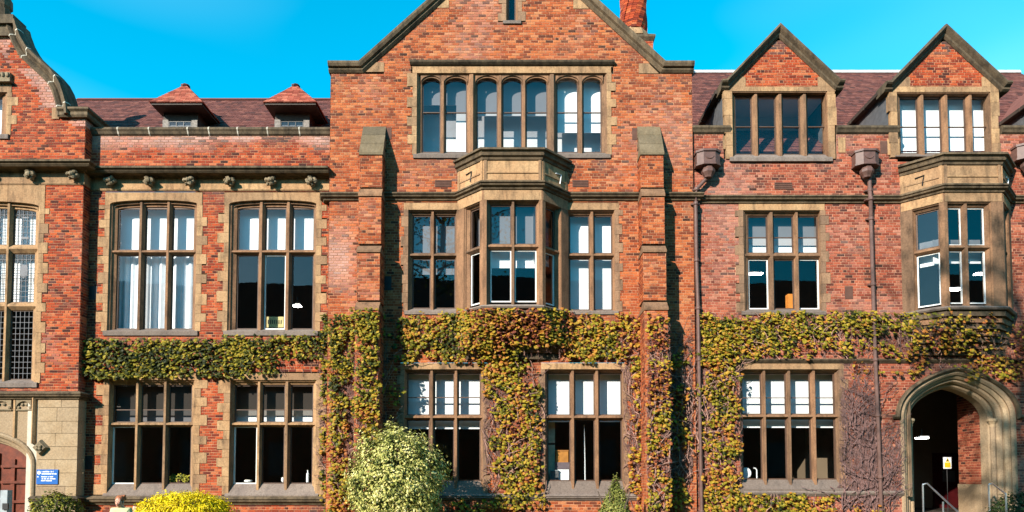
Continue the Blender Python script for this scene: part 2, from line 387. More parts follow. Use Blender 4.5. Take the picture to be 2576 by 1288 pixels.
# ------------------------------------------------------------------ windows
BD = .50      # blinds hang this far behind the face
def window(bld, fr, op, lights, rows, spec, wn=.16, ww=.32, lint=.3, arch=None, quoin='LR', sash='sash', rail=None, sill=.16, name='window',
           framemat='frame', lintmat='stone', heads=None, holes=None, big=None, qmat='stone', zq0=None, rooms=True):
    """op=(u0,u1,z0,z1) opening on the face; lights [(u0,u1)]; rows [(ztop,zbot)]; spec[row][col]=(blind fraction, pane kind, sash kind)"""
    u0, u1, z0, z1 = op; l0, l1 = lights[0][0], lights[-1][1]; zt, zb = rows[0][0], rows[-1][1]
    S = M[framemat]
    mb = MB(fr)
    for (a, b) in ((u0, l0 - .03), (u1, l1 + .03)):
        sg = 1 if b > a else -1; w = abs(b - a)
        mb.prism([(a - sg * .03, .01), (a, .01), (a + sg * w * .35, .05), (a + sg * w * .35, .08), (a + sg * w * .7, .12), (b, .15), (b, .32), (a - sg * .03, .32)], 'z', z0 - .02, z1 + .02)
    h = z1 - zt - .03
    if not arch:
        mb.prism([(.01, z1 + .03), (.01, z1), (.05, z1 - h * .35), (.08, z1 - h * .35), (.12, z1 - h * .7), (.15, z1 - h), (.32, z1 - h), (.32, z1 + .03)], 'x', u0 - .028, u1 + .028)
    else:
        mb.arch(u0 - .005, u1 + .005, z1 - arch, arch, z1 + .15, .02, .16, 1.6, 3.2)
        mb.arch(u0 + (l0 - u0) * .5, u1 - (u1 - l1) * .5, z1 - arch - .05, arch - .03, z1 + .05, .09, .2, 1.6, 3.2)
        mb.arch(l0 - .035, l1 + .035, z1 - arch - .1, max(.1, arch - .06), z1, .16, .3, 1.6, 3.2)
    W = obj(name, mb, S, bld)
    # lintel
    if lint:
        n = 1 if u1 - u0 < 2 else (2 if u1 - u0 < 3.2 else 4); xs = [u0 - wn + (u1 - u0 + 2 * wn) * i / n for i in range(n + 1)]
        for i in range(n):
            if arch:
                k = MB(fr); 
                ap = [p for p in arch_pts(u0, u1, z1 - arch, arch, 1.6, 3.2)]
                a, b = xs[i], xs[i + 1]
                inner = [p for p in ap if a + .004 < p[0] < b - .004]
                def zat(x):
                    for (p, q) in zip(ap, ap[1:]):
                        if p[0] <= x <= q[0] and q[0] > p[0]: return p[1] + (q[1] - p[1]) * (x - p[0]) / (q[0] - p[0])
                    return z1 - arch
                poly = [(a + .004, zat(a + .004))] + inner + [(b - .004, zat(b - .004)), (b - .004, z1 + lint), (a + .004, z1 + lint)]
                k.prism(poly, 'y', -.014, .1)
            else:
                k = MB(fr).box(xs[i] + (.004 if i else 0), xs[i + 1] - .004, -.014, .1, z1 + .001, z1 + lint)
            obj('lintel', k, M[lintmat], W)
        if holes is not None: holes.append((u0 - wn, u1 + wn, z1 - (arch or 0), z1 + lint))
    # quoins
    zq = z0 - .02 if zq0 is None else zq0
    ztop = z1 - (arch or 0)
    for sd in quoin:
        z = zq; alt = rnd() < .5
        while z < ztop - .05:
            hh = min(ru(.26, .36), ztop - z)
            if ztop - (z + hh) < .12: hh = ztop - z
            w = (ww if alt else wn) + ru(-.02, .02); alt = not alt
            if sd == 'L': a, b = u0 - w, u0 + .004
            else: a, b = u1 - .004, u1 + w
            obj('quoin', MB(fr).box(a, b, -.012 + ru(-.003, .003), .12, z + .004, z + hh - .004), M[qmat], W)
            if holes is not None: holes.append((a, b, z, z + hh))
            z += hh
    # sill
    if sill:
        k = MB(fr).prism([(-.05, z0 - sill), (-.06, z0 - .03), (-.03, z0 - .005), (.17, zb - .03), (.33, zb - .03), (.33, z0 - sill)], 'x', u0 - .10, u1 + .10)
        obj('sill', k, M['sill'], W)
        if holes is not None: holes.append((u0 - .10, u1 + .10, z0 - sill, z0))
    if holes is not None: holes.append((u0, u1, z0 - .01, z1 + .01))
    # mullions and transoms
    for i, ((a, b), (c, d)) in enumerate(zip(lights, lights[1:])):
        m_ = (b + c) / 2; bigm = big and i in big
        no = .035 if not bigm else .05; fd = .05 if not bigm else .0
        k = MB(fr).prism([(b + .025, .27), (b + .025, .16), (b + .04, .13), (m_ - no, fd), (m_ + no, fd), (c - .04, .13), (c - .025, .16), (c - .025, .27)], 'z', z0 - .04 + .0, z1 - .03)
        obj('mullion', k, S, W)
    for (r0, r1) in zip(rows, rows[1:]):
        a, b = r0[1], r1[0]; m_ = (a + b) / 2
        k = MB(fr).prism([(.30, a - .02), (.16, a - .02), (.065, m_ + .035), (.055, m_ - .02), (.16, b + .02), (.30, b + .02)], 'x', u0 + .01, u1 - .01)
        obj('transom', k, S, W)
    # lights
    for ri, (ra, rb) in enumerate(rows):
        for ci, (a, b) in enumerate(lights):
            bf, pk, sk = spec[ri][ci]
            if heads:     # cusped stone head over each light
                hz = ra
                obj('tracery_head', MB(fr).arch(a - .03, b + .03, hz - heads, heads, z1 - .02, .10, .20, 1.9, 2.1).arch(a - .06, b + .06, hz - heads + .03, heads + .02, z1 - .02, .06, .11, 1.9, 2.1), S, W)
            t = .028; k = MB(fr); a2, b2, zb2, zt2 = a - .03, b + .03, rb - .03, ra + .03
            d0, d1 = .19, .235
            k.box(a2, a + t * .3, d0, d1, zb2, zt2).box(b - t * .3, b2, d0, d1, zb2, zt2).box(a + t * .3, b - t * .3, d0, d1, zb2, rb + t * .3).box(a + t * .3, b - t * .3, d0, d1, ra - t * .3, zt2)
            if rail and rail[ri]:
                rz = rb + (ra - rb) * rail[ri]; k.box(a + t * .3, b - t * .3, d0 - .01, d1 - .005, rz - .014, rz + .014)
            obj('sash', k, M[sk], W)
            tx, tz = ru(-.006, .006), ru(-.006, .006)
            mid = rb + (ra - rb) * rail[ri] if (rail and rail[ri]) else None
            def pane(q0, q1, kind):
                k = MB(fr).quad((a, .215 + tx, q0), (b, .215 - tx, q0), (b, .215 - tx + tz, q1), (a, .215 + tx + tz, q1))
                obj('pane', k, M[kind], W)
            if mid and isinstance(pk, tuple): pane(rb, mid - .01, pk[1]); pane(mid + .01, ra, pk[0])
            else: pane(rb, ra, pk if isinstance(pk, str) else pk[0])
        runs = []
        for ci, (a, b) in enumerate(lights):      # neighbouring lights with the same blind share one
            bf = spec[ri][ci][0]
            if runs and runs[-1][0] == bf: runs[-1][2] = b
            else: runs.append([bf, a, b])
        for bf, a, b in runs:
            if not bf: continue
            if isinstance(bf, tuple): f0, f1, mt = bf
            else: f0, f1, mt = 0, bf, 'blind'
            zt_, zb_ = ra + .1 - (ra - rb + .16) * f0, ra + .1 - (ra - rb + .16) * f1
            if mt == 'curtain':
                k = MB(fr); n = int((b - a) / .045); pts = [(a - .12 + (b - a + .24) * i / n, BD + .04 * math.sin(i * 1.3) + .02 * math.sin(i * .37)) for i in range(n + 1)]
                for (p, q) in zip(pts, pts[1:]): k.quad((p[0], p[1], zb_), (q[0], q[1], zb_), (q[0], q[1], zt_), (p[0], p[1], zt_))
                obj('curtain', k, M['curtain'], W)
            else:
                k = MB(fr).box(a - .12, b + .12, BD, BD + .006, zb_, zt_).box(a - .12, b + .12, BD - .008, BD + .014, zb_ - .02, zb_)
                obj('blind', k, M[mt], W)
    return W
def pxwin(Y, py_mid, opx, opy, lpx, rpy):
    """picture measurements of a window on the facade plane Y -> metres"""
    G = Y + .2
    op = (PX(opx[0], py_mid, Y), PX(opx[1], py_mid, Y), PZ(opy[1], Y), PZ(opy[0], Y))
    return op, [(PX(a, py_mid, G), PX(b, py_mid, G)) for a, b in lpx], [(PZ(a, G), PZ(b, G)) for a, b in rpy]

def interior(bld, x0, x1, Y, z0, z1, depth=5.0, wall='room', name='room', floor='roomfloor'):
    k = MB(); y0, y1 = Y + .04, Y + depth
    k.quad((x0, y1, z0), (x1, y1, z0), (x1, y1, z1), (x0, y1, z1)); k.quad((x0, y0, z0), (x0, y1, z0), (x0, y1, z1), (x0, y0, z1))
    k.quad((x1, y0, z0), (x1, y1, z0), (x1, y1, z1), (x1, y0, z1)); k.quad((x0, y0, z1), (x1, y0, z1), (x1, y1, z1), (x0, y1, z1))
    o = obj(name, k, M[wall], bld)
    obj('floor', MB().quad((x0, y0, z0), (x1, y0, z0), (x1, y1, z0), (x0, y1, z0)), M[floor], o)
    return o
STRING = [(0, -.16), (.05, -.15), (.07, -.10), (.15, -.06), (.17, -.02), (.13, .0), (.18, .03), (.18, .07), (.02, .15), (0, .15), (-.08, .15), (-.08, -.16)]
def string(bld, path, z, prof=STRING, mat='dark', name='string_course', k=1.0):
    mb = MB().sweep([(p[0], p[1], z) for p in path], (0, 0, 1), [(a * k, b * k) for a, b in prof])
    return obj(name, mb, M[mat], bld)
# ================================================================== setting
YC, YH, YR, YW = 0.0, 0.2, 0.1, -0.16
g = MB().quad((-400, -400, 0), (400, -400, 0), (400, 400, 0), (-400, 400, 0))
obj('ground', g, mat_plain('lawn', (.06, .085, .02), .95, var=.5, scale=2., bmp=.02), kind='structure')
obj('path', MB().box(-60, 60, -12.5, -9.0, -.1, .008), mat_plain('paved path', (.22, .20, .18), .9, var=.3, scale=2.), kind='structure')

def sill_row(n, m, v): return [[v] * n for _ in range(m)]
B1 = (1.0, 'glass', 'sash'); B0 = (0, 'glass', 'sash'); BG = (1.0, 'glass_g', 'sash')

# ================================================================== left wing with shaped gable
fw = Fr(0, YW); xcw = PX(-80, 700, YW); xrw = PX(207, 600, YW); hw = xrw - xcw; xlw = xcw - hw
wing = thing('gabled_wing', 'red brick wing at the far left with a curved stone-edged gable and leaded window', 'building', (xcw, YW + 3, 0))
holes_w = []
zbase_w = PZ(993, YW)
og_in = [(150, 290), (147, 275), (142, 250), (127, 215), (100, 187), (60, 150), (42, 122), (30, 95), (22, 75), (8, 60)]
ogi = [(PX(a, b, YW) - xcw, PZ(b, YW)) for a, b in og_in]
def half_w(z):
    if z < ogi[0][1]: return hw
    for (a, b) in zip(ogi, ogi[1:]):
        if a[1] <= z <= b[1]: return a[0] + (b[0] - a[0]) * (z - a[1]) / (b[1] - a[1])
    return max(0, ogi[-1][0] * .8)
op, li, ro = pxwin(YW, 700, (-255, 95), (505, 962), [(x - 27, x + 27) for x in (-220, -150, -80, -10, 60)], [(526, 616), (640, 760), (783, 954)])
SPW = [[(1.0, 'glass', 'sash')] * 5, [(1.0, 'glass', 'sash')] * 5, [(0, 'glass', 'sash')] * 5]
Ww = window(wing, fw, op, li, ro, SPW, arch=.25, lint=.5, wn=.16, ww=.3, quoin='LR', holes=holes_w, framemat='stone')
for ri, (ra, rb) in enumerate(ro):       # leaded lights
    for (a, b) in li:
        k = MB(fw); n = 5; m = max(3, int((ra - rb) / .17))
        for i in range(1, n): x = a + (b - a) * i / n; k.box(x - .007, x + .007, .195, .207, rb, ra)
        for j in range(1, m): z = rb + (ra - rb) * j / m; k.box(a, b, .194, .206, z - .007, z + .007)
        if ri == 0: c = (a + b) / 2; k.box(c - .12, c + .12, .192, .205, rb + .2, rb + .26).box(c - .10, c + .10, .192, .205, ra - .3, ra - .26)
        if ri == 1: k.lump(((a + b) / 2, .2, ra - .55), (.14, .01, .22), 3, 10, 6, .5)
        obj('lead_cames', k, M['came'], Ww)
up = (PX(-176, 285, YW), PX(17, 285, YW), PZ(338, YW), PZ(232, YW))
window(wing, fw, up, [(PX(-170 + i * 62, 285, YW + .2), PX(-118 + i * 62, 285, YW + .2)) for i in range(3)], [(up[3] - .08, up[2] + .05)], [[B1] * 3], lint=.3, wn=.14, ww=.34, quoin='LR', holes=holes_w)
k = MB(fw); z = PZ(196, YW); x0, x1 = PX(-60, 196, YW), PX(30, 196, YW)
k.box(x0, x1, -.10, .02, z - .13, z + .13).box(x0 - .05, x1 + .05, -.16, .02, z - .2, z - .13)
for i in range(8): k.lump((x0 + (x1 - x0) * (i + .5) / 8, -.11, z + ru(-.05, .05)), (.06, .05, .08), i)
obj('carved_panel', k, M['carved'], wing)
zkn = PZ(299, YW)
def tone_w(x, z):
    hwz = half_w(z); e = abs(hwz - abs(x - xcw))
    pa = 0.0
    if z > zkn - .2 and e < .55: pa = .75 * (noise.noise(Vector((x * 1.3, z * 1.3, 0))) > -.1) * (1 - e)
    if z < PZ(560, YW): pa += .25 * max(0, noise.noise(Vector((x, z, 4))))
    so = .5 if (PZ(780, YW) < z < PZ(560, YW) and rnd() < .16) else 0
    return pa, so
ww = Wall(fw, zbase_w, ogi[-1][1], lambda z: minus([(xcw - half_w(z), xcw + half_w(z))], holes_w, z), tone_w)
ww.build(wing, M['brick'], M['mortar'])
fside = Fr(xrw, YW, 0, 1)                      # return wall facing right
ws = Wall(fside, zbase_w, zkn, lambda z: [(.0, 5.0)] if z > PZ(330, YH) else [(.0, YH - YW + .1)], tone_w)
ws.build(wing, M['brick'], M['mortar'], 'wall')
finish_walls([ww, ws], 300, lambda p: -14.9 < p.x and p.y < .2)
# ogee coping
path = [(PX(a, b, YW), YW, PZ(b, YW)) for a, b in [(150, 296), (148, 272), (142, 250), (136, 232), (127, 215), (114, 200), (100, 187), (80, 169), (60, 150), (50, 136), (42, 122), (35, 109), (30, 95), (25, 82), (21, 66)]][::-1]
prof = [(-.02, -.10), (.05, -.15), (.12, -.10), (.16, -.05), (.22, -.12), (.28, -.22), (.36, -.24), (.40, -.12), (.40, .45), (-.02, .45)]
obj('coping', MB().sweep(path, (0, 1, 0), prof), M['dark'], wing)
mirror = [(2 * xcw - a, b, c) for a, b, c in path][::-1]
obj('coping', MB().sweep(mirror, (0, 1, 0), prof), M['dark'], wing)
for (a, b) in ((31, 93), (63, 152), (129, 217), (150, 275)):
    i = min(range(len(path)), key=lambda q: abs(path[q][0] - PX(a, b, YW)) + abs(path[q][2] - PZ(b, YW)))
    i = max(1, min(len(path) - 2, i)); t = (Vector(path[i + 1]) - Vector(path[i - 1])).normalized() * .018
    c = Vector(path[i])
    obj('pointing', MB().sweep([c - t, c + t], (0, 1, 0), [(p[0] * 1.02 - .004, p[1] - .006) for p in prof[:8]] + [(.40, .0), (-.02, .0)]), M['joint'], wing)
k = MB(); zt, zb = PZ(274, YW), PZ(298, YW); x0 = PX(152, 285, YW)
KP = [(-.02, -.16), (.10, -.16), (.14, -.10), (.13, 0), (.2, .06), (.2, .12), (.03, .16), (-.3, .16), (-.3, -.16)]
zk = (zt + zb) / 2
k.sweep([(x0, YW, zk), (xrw, YW, zk), (xrw, YW + 4.5, zk)], (0, 0, 1), KP)
obj('kneeler', k, M['dark'], wing)
k = MB(fw).box(PX(132, 285, YW), PX(150, 285, YW), -.03, .1, PZ(300, YW), PZ(272, YW)); obj('stone', k, M['stone'], wing)
# top block and finial
k = MB(fw); zt = PZ(60, YW); x1 = PX(44, 55, YW)
k.box(2 * xcw - x1, x1, -.2, .4, zt - .1, PZ(46, YW)).box(2 * xcw - x1 + .15, x1 - .15, -.1, .3, zt - .45, zt - .1)
obj('gable_cap', k, M['dark'], wing)
k = MB().lump((PX(4, 22, YW), YW + .1, PZ(30, YW)), (.2, .2, .34), 5).lump((PX(2, 0, YW), YW + .1, PZ(4, YW)), (.26, .26, .4), 6)
obj('finial', k, M['dark'], wing)
obj('stone', MB(fw).box(PX(-30, 90, YW), PX(20, 90, YW), -.02, .1, PZ(97, YW), PZ(72, YW)), M['stone'], wing)
# cornice, frieze, bosses
CORN = [(-.1, -.09), (.10, -.09), (.14, -.055), (.36, -.055), (.42, .0), (.38, .03), (.46, .07), (.46, .13), (.05, .2), (-.1, .2)]
def frieze(bld, fr, x0, x1, Y, pyc, pyf, bosspx):
    zc = PZ(pyc, Y); string(bld, [(x0, Y), (x1, Y)] if bld is not wing else [(x0, Y), (x1, Y), (x1, YH + .05)], zc, CORN, 'dark', 'cornice')
    zf = PZ(pyf, Y)
    obj('frieze', MB().sweep([(x0, Y, zf), (x1, Y, zf)] if bld is not wing else [(x0, Y, zf), (x1, Y, zf), (x1, YH + .05, zf)], (0, 0, 1), [(-.05, -.12), (.03, -.12), (.05, -.07), (.03, -.04), (.03, .35), (-.05, .35)]), M['stone'], bld)
    for i, px in enumerate(bosspx):
        x = PX(px, pyf, Y); zz = PZ((pyc + pyf) / 2 + 4, Y); k = MB(); r = .08
        for q in range(6):
            w = q * math.pi / 3 + i; k.lump((x + .12 * math.cos(w), Y - .16 - .05 * (q % 2), zz + .09 * math.sin(w)), (r, .08, r * .9), q + i * 7, 7, 5, .5)
        k.lump((x, Y - .26, zz), (.09, .08, .08), i + 40, 8, 5, .4)
        obj('carved_boss', k, M['carved'], bld)
frieze(wing, fw, xlw, xrw, YW, 427, 456, [-20, 85, 192])
# ashlar ground storey with arched door
YA = YW - .04; fa = Fr(0, YA)
xra = PX(195, 1100, YA); dc = xcw; dhw = PX(62, 1180, YA) - dc; zspr = PZ(1172, YA); drise = PZ(1098, YA) - zspr
back = Wall(fa, 0, 0, lambda z: [])
k = MB(fa)
zlo, zhi = 0.0, PZ(1000, YA)
aw = obj('wall', MB().box(dc + dhw + .02, xra - .02, YA + .03, YW + .3, 0, zhi), M['joint'], wing)
z = 0.0; ci = 0
while z < zhi - .05:
    hh = min(ru(.36, .5), zhi - z)
    if zhi - z - hh < .2: hh = zhi - z
    x = dc + dhw + .35 + .0; x = max(x, PX(86, 1100, YA))
    while x < xra - .01:
        w = ru(.55, 1.05)
        if xra - x - w < .3: w = xra - x
        obj('stone', MB(fa).box(x + .006, min(xra, x + w) - (.006 if x + w < xra - .01 else 0), ru(-.004, .004), .3 if x + w < xra - .01 else YH - YA + .1, z + .006, z + hh - .006), M['ashlar'], aw)
        x += w
    z += hh; ci += 1
# left of the door (outside the picture) and the panel field over the door
obj('wall', MB().box(xlw, dc - dhw - .3, YA, YW + .3, 0, zhi), M['ashlar'], wing)
panel = MB(fa); xp1 = PX(82, 1050, YA)
ap = arch_pts(dc - dhw - .3, dc + dhw + .3, zspr, drise + .32, 1.5, 2.4)
kk = len(ap)
panel.add([(a, .06, b) for a, b in ap] + [(a, .06, zhi) for a, b in ap], [(i, i + 1, kk + i + 1, kk + i) for i in range(kk - 1)])
panel.quad((dc + dhw + .3, .06, zspr - 2.2), (xp1 + .1, .06, zspr - 2.2), (xp1 + .1, .06, zhi), (dc + dhw + .3, .06, zhi))
pw = obj('panel_field', panel, M['ashlar'], wing)
ztr = PZ(1030, YA)
for px in (-175, -105, -35, 35):
    x = PX(px, 1050, YA); j = [b for a, b in ap if a <= x]; zz = (j[-1] if j else zspr) if px < -80 else [b for a, b in ap if a >= x][0]
    obj('panel_mullion', MB(fa).prism([(x - .07, .06), (x - .03, .0), (x + .03, .0), (x + .07, .06)], 'z', zz - .1, zhi), M['stone'], pw)
for px in (-140, -70, 0, 60):
    x0, x1 = PX(px - 26 if px < 60 else 40, 1018, YA), PX(px + 28 if px < 60 else 78, 1018, YA)
    k = MB(fa).arch(x0, x1, ztr + .02, .24, zhi - .0, .0, .06, 1.8, 2.)
    for q in range(4): k.lump((x0 + (x1 - x0) * (q + .5) / 4, .04, ztr + .06 + .1 * (q in (1, 2))), (.055, .03, .05), q, 7, 5, .3)
    k.box(x0, x1, .01, .05, ztr - .03, ztr + .01)
    obj('tracery', k, M['carved'], pw)
obj('label_moulding', MB(fa).prism([(xp1 - .02, .06), (xp1, -.05), (xp1 + .05, -.08), (xp1 + .1, -.03), (xp1 + .12, .06)], 'z', PZ(1116, YA), zhi), M['stone'], wing)
x, z = PX(104, 1126, YA), PZ(1126, YA); r = .26
k = MB(fa).add([(x - r, -.02, z), (x, -.02, z - r), (x + r, -.02, z), (x, -.02, z + r), (x - r * .75, -.12, z), (x, -.12, z - r * .75), (x + r * .75, -.12, z), (x, -.12, z + r * .75)],
               [(0, 1, 5, 4), (1, 2, 6, 5), (2, 3, 7, 6), (3, 0, 4, 7), (4, 5, 6, 7)])
k = MB(fa); k.add([(x - r, -.02, z), (x, -.02, z - r), (x + r, -.02, z), (x, -.02, z + r), (x - r * .75, -.12, z), (x, -.12, z - r * .75), (x + r * .75, -.12, z), (x, -.12, z + r * .75)],
               [(0, 1, 5, 4), (1, 2, 6, 5), (2, 3, 7, 6), (3, 0, 4, 7), (4, 5, 6, 7)])
for q in range(4): k.lump((x + .06 * math.cos(q * 1.57 + .7), -.13, z + .06 * math.sin(q * 1.57 + .7)), (.06, .05, .05), q)
obj('diamond_boss', k, M['carved'], wing)
jp = [(p[0], YA, p[1]) for p in arch_pts(dc - dhw, dc + dhw, zspr, drise, 1.5, 2.4)]
jp = [(dc - dhw, YA, 0)] + jp + [(dc + dhw, YA, 0)]
ARP = [(-.02, .3), (-.02, .2), (.06, .16), (.06, .1), (.14, .06), (.2, -.02), (.26, -.05), (.31, -.02), (.34, .08), (.34, .3)]
obj('door_arch', MB().sweep(jp, (0, 1, 0), ARP), M['ashlar'], wing)
k = MB(); n = len(jp); k.add([(p[0], YA + .27, p[2]) for p in jp], [tuple(range(n))]); 
dr = obj('door', k, M['door'], wing)
for i in range(-4, 5):
    x = dc + dhw * i / 4.0 * .98; zz = zspr + drise * .85 * (1 - abs(i) / 4.2) if abs(i) < 4 else zspr - .2
    obj('stile', MB(fa).box(x - .06, x + .06, .22, .27, 0, zz), M['door'], dr)
for py in (1173, 1213, 1262):
    for i in range(4):
        x0 = dc + dhw * (-1 + i * .5) + .1
        obj('rail', MB(fa).box(x0, x0 + dhw * .5 - .2, .2, .25, PZ(py, YA + .2) - .04, PZ(py, YA + .2) + .04), M['door'], dr)
string(wing, [(xlw, YA), (xra, YA), (xra, YH + .1)], PZ(994, YA), STRING, 'dark', k=.85)
string(wing, [(PX(78, 1256, YA), YA), (xra, YA), (xra, YH + .1)], PZ(1257, YA), STRING, 'dark', 'plinth_moulding', k=.8)
interior(wing, xlw + .3, xrw - .3, YW, PZ(990, YW), PZ(470, YW), 5)
interior(wing, xlw + .3, xcw + 1.8, YW, PZ(350, YW), PZ(215, YW), 4)
# wing roof behind the gable
k = MB(); zap = ogi[-1][1] - .6
k.quad((xcw, YW + .4, zap), (xcw, 9, zap), (xrw - .1, 9, zkn - .3), (xrw - .1, YW + .4, zkn - .3)); k.quad((xcw, YW + .4, zap), (xcw, 9, zap), (xlw + .1, 9, zkn - .3), (xlw + .1, YW + .4, zkn - .3))
obj('roof', k, M['tile'], wing)

# ================================================================== hall range
fh = Fr(0, YH); xl, xr = xrw, PX(831, 330, YC)
hall = thing('hall_range', 'red brick range with parapet and two roof vents left of the big gable', 'building', ((xl + xr) / 2, YH + 3, 0))
hh = []
zc0, zc1 = PZ(342, YH), PZ(320, YH)
H1 = dict(lint=.24, wn=.16, ww=.34)
CU = ((0, 1.0, 'curtain'), 'glass', 'sash')
op, li, ro = pxwin(YH, 660, (273, 494), (503, 832), [(298, 349), (367, 418), (435, 487)], [(526, 629), (644, 827)])
window(hall, fh, op, li, ro, [[B1] * 3, [CU] * 3], arch=.17, holes=hh, framemat='frame', **H1)
op, li, ro = pxwin(YH, 660, (574, 795), (503, 832), [(599, 650), (669, 718), (737, 788)], [(526, 629), (644, 827)])
window(hall, fh, op, li, ro, [[B1] * 3, [B0, (0, 'glass', 'sash_w'), B0]], arch=.17, holes=hh, framemat='frame', **H1)
GD = ('glass_d', 'glass')
op, li, ro = pxwin(YH, 1090, (272, 487), (956, 1243), [(287, 341), (357, 411), (427, 481)], [(971, 1061), (1075, 1215)])
window(hall, fh, op, li, ro, [[(1.0, ('glass_d', 'glass_g'), 'sash'), (1., ('glass_d', 'glass_g'), 'sash'), (1., ('glass_d', 'glass_g'), 'sash')], [(0, 'glass', 'sash_w'), B0, B0]], lint=.22, wn=.2, ww=.42, holes=hh, rail=[.33, None], framemat='stone')
op, li, ro = pxwin(YH, 1090, (577, 795), (956, 1243), [(592, 646), (662, 715), (733, 786)], [(971, 1061), (1075, 1215)])
window(hall, fh, op, li, ro, [[(1.0, GD, 'sash')] * 3, [(0, 'glass', 'sash_w'), B0, B0]], lint=.22, wn=.2, ww=.38, holes=hh, rail=[.33, None], framemat='stone')
hh.append((xl, xr, PZ(476, YH), PZ(433, YH)))
zpl = PZ(1258, YH)
def tone_h(x, z):
    pa = so = 0
    if z > PZ(385, YH):
        t = (z - PZ(385, YH)) / (zc0 - PZ(385, YH)); pa = .95 * max(0, noise.noise(Vector((x * .6, z * 2, 1))) + .3 + .5 * t) * t ** .4; so = 1.5 * max(0, noise.noise(Vector((x * 1.1, z * 1.5, 9))) + .05 + .6 * t) * t * (rnd() < .7)
    
    so = max(so, streaks(x, z, [(PX(250, 850, YH), PX(515, 850, YH), PZ(850, YH)), (PX(550, 850, YH), PX(820, 850, YH), PZ(850, YH)), (xl, xr, PZ(476, YH)), (xl, xr, zpl - .1)]))
    return min(pa, .8), min(so, .8)
wh = Wall(fh, 0, zc0, lambda z: minus([(xl, xr)], hh, z), tone_h)
wh.build(hall, M['brick'], M['mortar']); finish_walls([wh], 300, lambda p: p.z > PZ(840, YH) and p.x > xl + .6)
frieze(hall, fh, xl, xr, YH, 443, 471, [285, 382, 482, 583, 686, 787])
zcc = (zc0 + zc1) / 2
COPP = [(-.5, -.14), (.0, -.14), (.05, -.10), (.08, -.03), (.12, .02), (.12, .08), (.04, .13), (-.5, .16)]
string(hall, [(xl, YH), (xr, YH)], zcc, COPP, 'dark', 'coping')
for px in (300, 378, 475, 528, 600, 675, 755):
    x = PX(px, 330, YH); obj('pointing', MB().sweep([(x - .02, YH, zcc), (x + .02, YH, zcc)], (0, 0, 1), [(a + .006 if a > -.1 else a, b * 1.03) for a, b in COPP]), M['joint'], hall)
string(hall, [(xl, YH), (xr, YH)], zpl, STRING, 'dark', 'plinth_moulding', k=.95)
# small dark vents
def vent(bld, fr, Y, a, b, c, d, slats=True, mat='vent'):
    x0, x1, z0, z1 = PX(a, c, Y), PX(b, c, Y), PZ(d, Y), PZ(c, Y)
    k = MB(fr).box(x0, x1, -.006, .02, z0, z1); o = obj('vent', k, M[mat], bld)
    if slats:
        for i in range(4): zz = z0 + (z1 - z0) * (i + .5) / 4; obj('louvre', MB(fr).box(x0 + .02, x1 - .02, -.02, -.004, zz - .012, zz + .012), M['vent'], o)
vent(hall, fh, YH, 225, 244, 720, 754, False, 'black'); vent(hall, fh, YH, 214, 233, 1147, 1181, False, 'black')
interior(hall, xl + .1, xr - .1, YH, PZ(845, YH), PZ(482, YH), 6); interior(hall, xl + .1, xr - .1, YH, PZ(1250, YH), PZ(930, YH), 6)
# roofs made of lapped tile courses
def tiled(parent, a, b, c, d, mat, row=.12, tl=.19, name='roof', thick=.014, kindstuff=True):
    """a,b eave ends; d,c ridge ends; each tile a lapped piece"""
    a, b, c, d = map(Vector, (a, b, c, d)); n = max(2, int(((d - a).length + (c - b).length) / 2 / row)); nrm = (b - a).cross(d - a).normalized()
    if nrm.z < 0: nrm = -nrm
    base = MB(); base.quad(tuple(a - nrm * .03), tuple(b - nrm * .03), tuple(c - nrm * .03), tuple(d - nrm * .03))
    ro = obj(name, base, mat, parent); k = MB()
    for i in range(n):
        l0, l1 = a.lerp(d, i / n), a.lerp(d, min(1, (i + 1.25) / n)); r0, r1 = b.lerp(c, i / n), b.lerp(c, min(1, (i + 1.25) / n))
        ln = (r0 - l0).length
        if ln < .05: continue
        m = max(1, int(round(ln / tl))); off = .5 if i % 2 else 0
        for j in range(-1, m + 1):
            f0, f1 = max(0, (j + off) / m), min(1, (j + 1 + off) / m)
            if f1 - f0 < .02 / m: continue
            e = .004 / max(ln, .1); lift = nrm * ru(thick, thick * 1.6)
            p = [l0.lerp(r0, f0 + e) + lift, l0.lerp(r0, f1 - e) + lift, l1.lerp(r1, f1 - e), l1.lerp(r1, f0 + e), l0.lerp(r0, f0 + e) - nrm * .012, l0.lerp(r0, f1 - e) - nrm * .012]
            k.add([tuple(q) for q in p], [(0, 1, 2, 3), (4, 5, 1, 0)])
    obj('tiles', k, mat, ro, kind='stuff'); return ro
def ridge_y(Ye, ze, slope, py):
    y = Ye
    for _ in range(4000):
        if ze + slope * (y - Ye) >= PZ(py, y): break
        y += .005
    return y
Ye, ze = YH + .45, zc0 - .35
yr = ridge_y(Ye, ze, 1.0, 251); zr = ze + (yr - Ye)
rf = tiled(hall, (xl - 3.5, Ye, ze), (xr, Ye, ze), (xr, yr, zr), (xl - 3.5, yr, zr), M['tile'], .17, .19)
obj('ridge', MB().prism([(yr - .12, zr - .05), (yr, zr + .07), (yr + .12, zr - .05)], 'x', xl - 3.5, xr), M['tile'], rf)
obj('roof', MB().quad((xl, yr, zr), (xr, yr, zr), (xr, yr + 4, zr - 4), (xl, yr + 4, zr - 4)), M['tile'], hall)
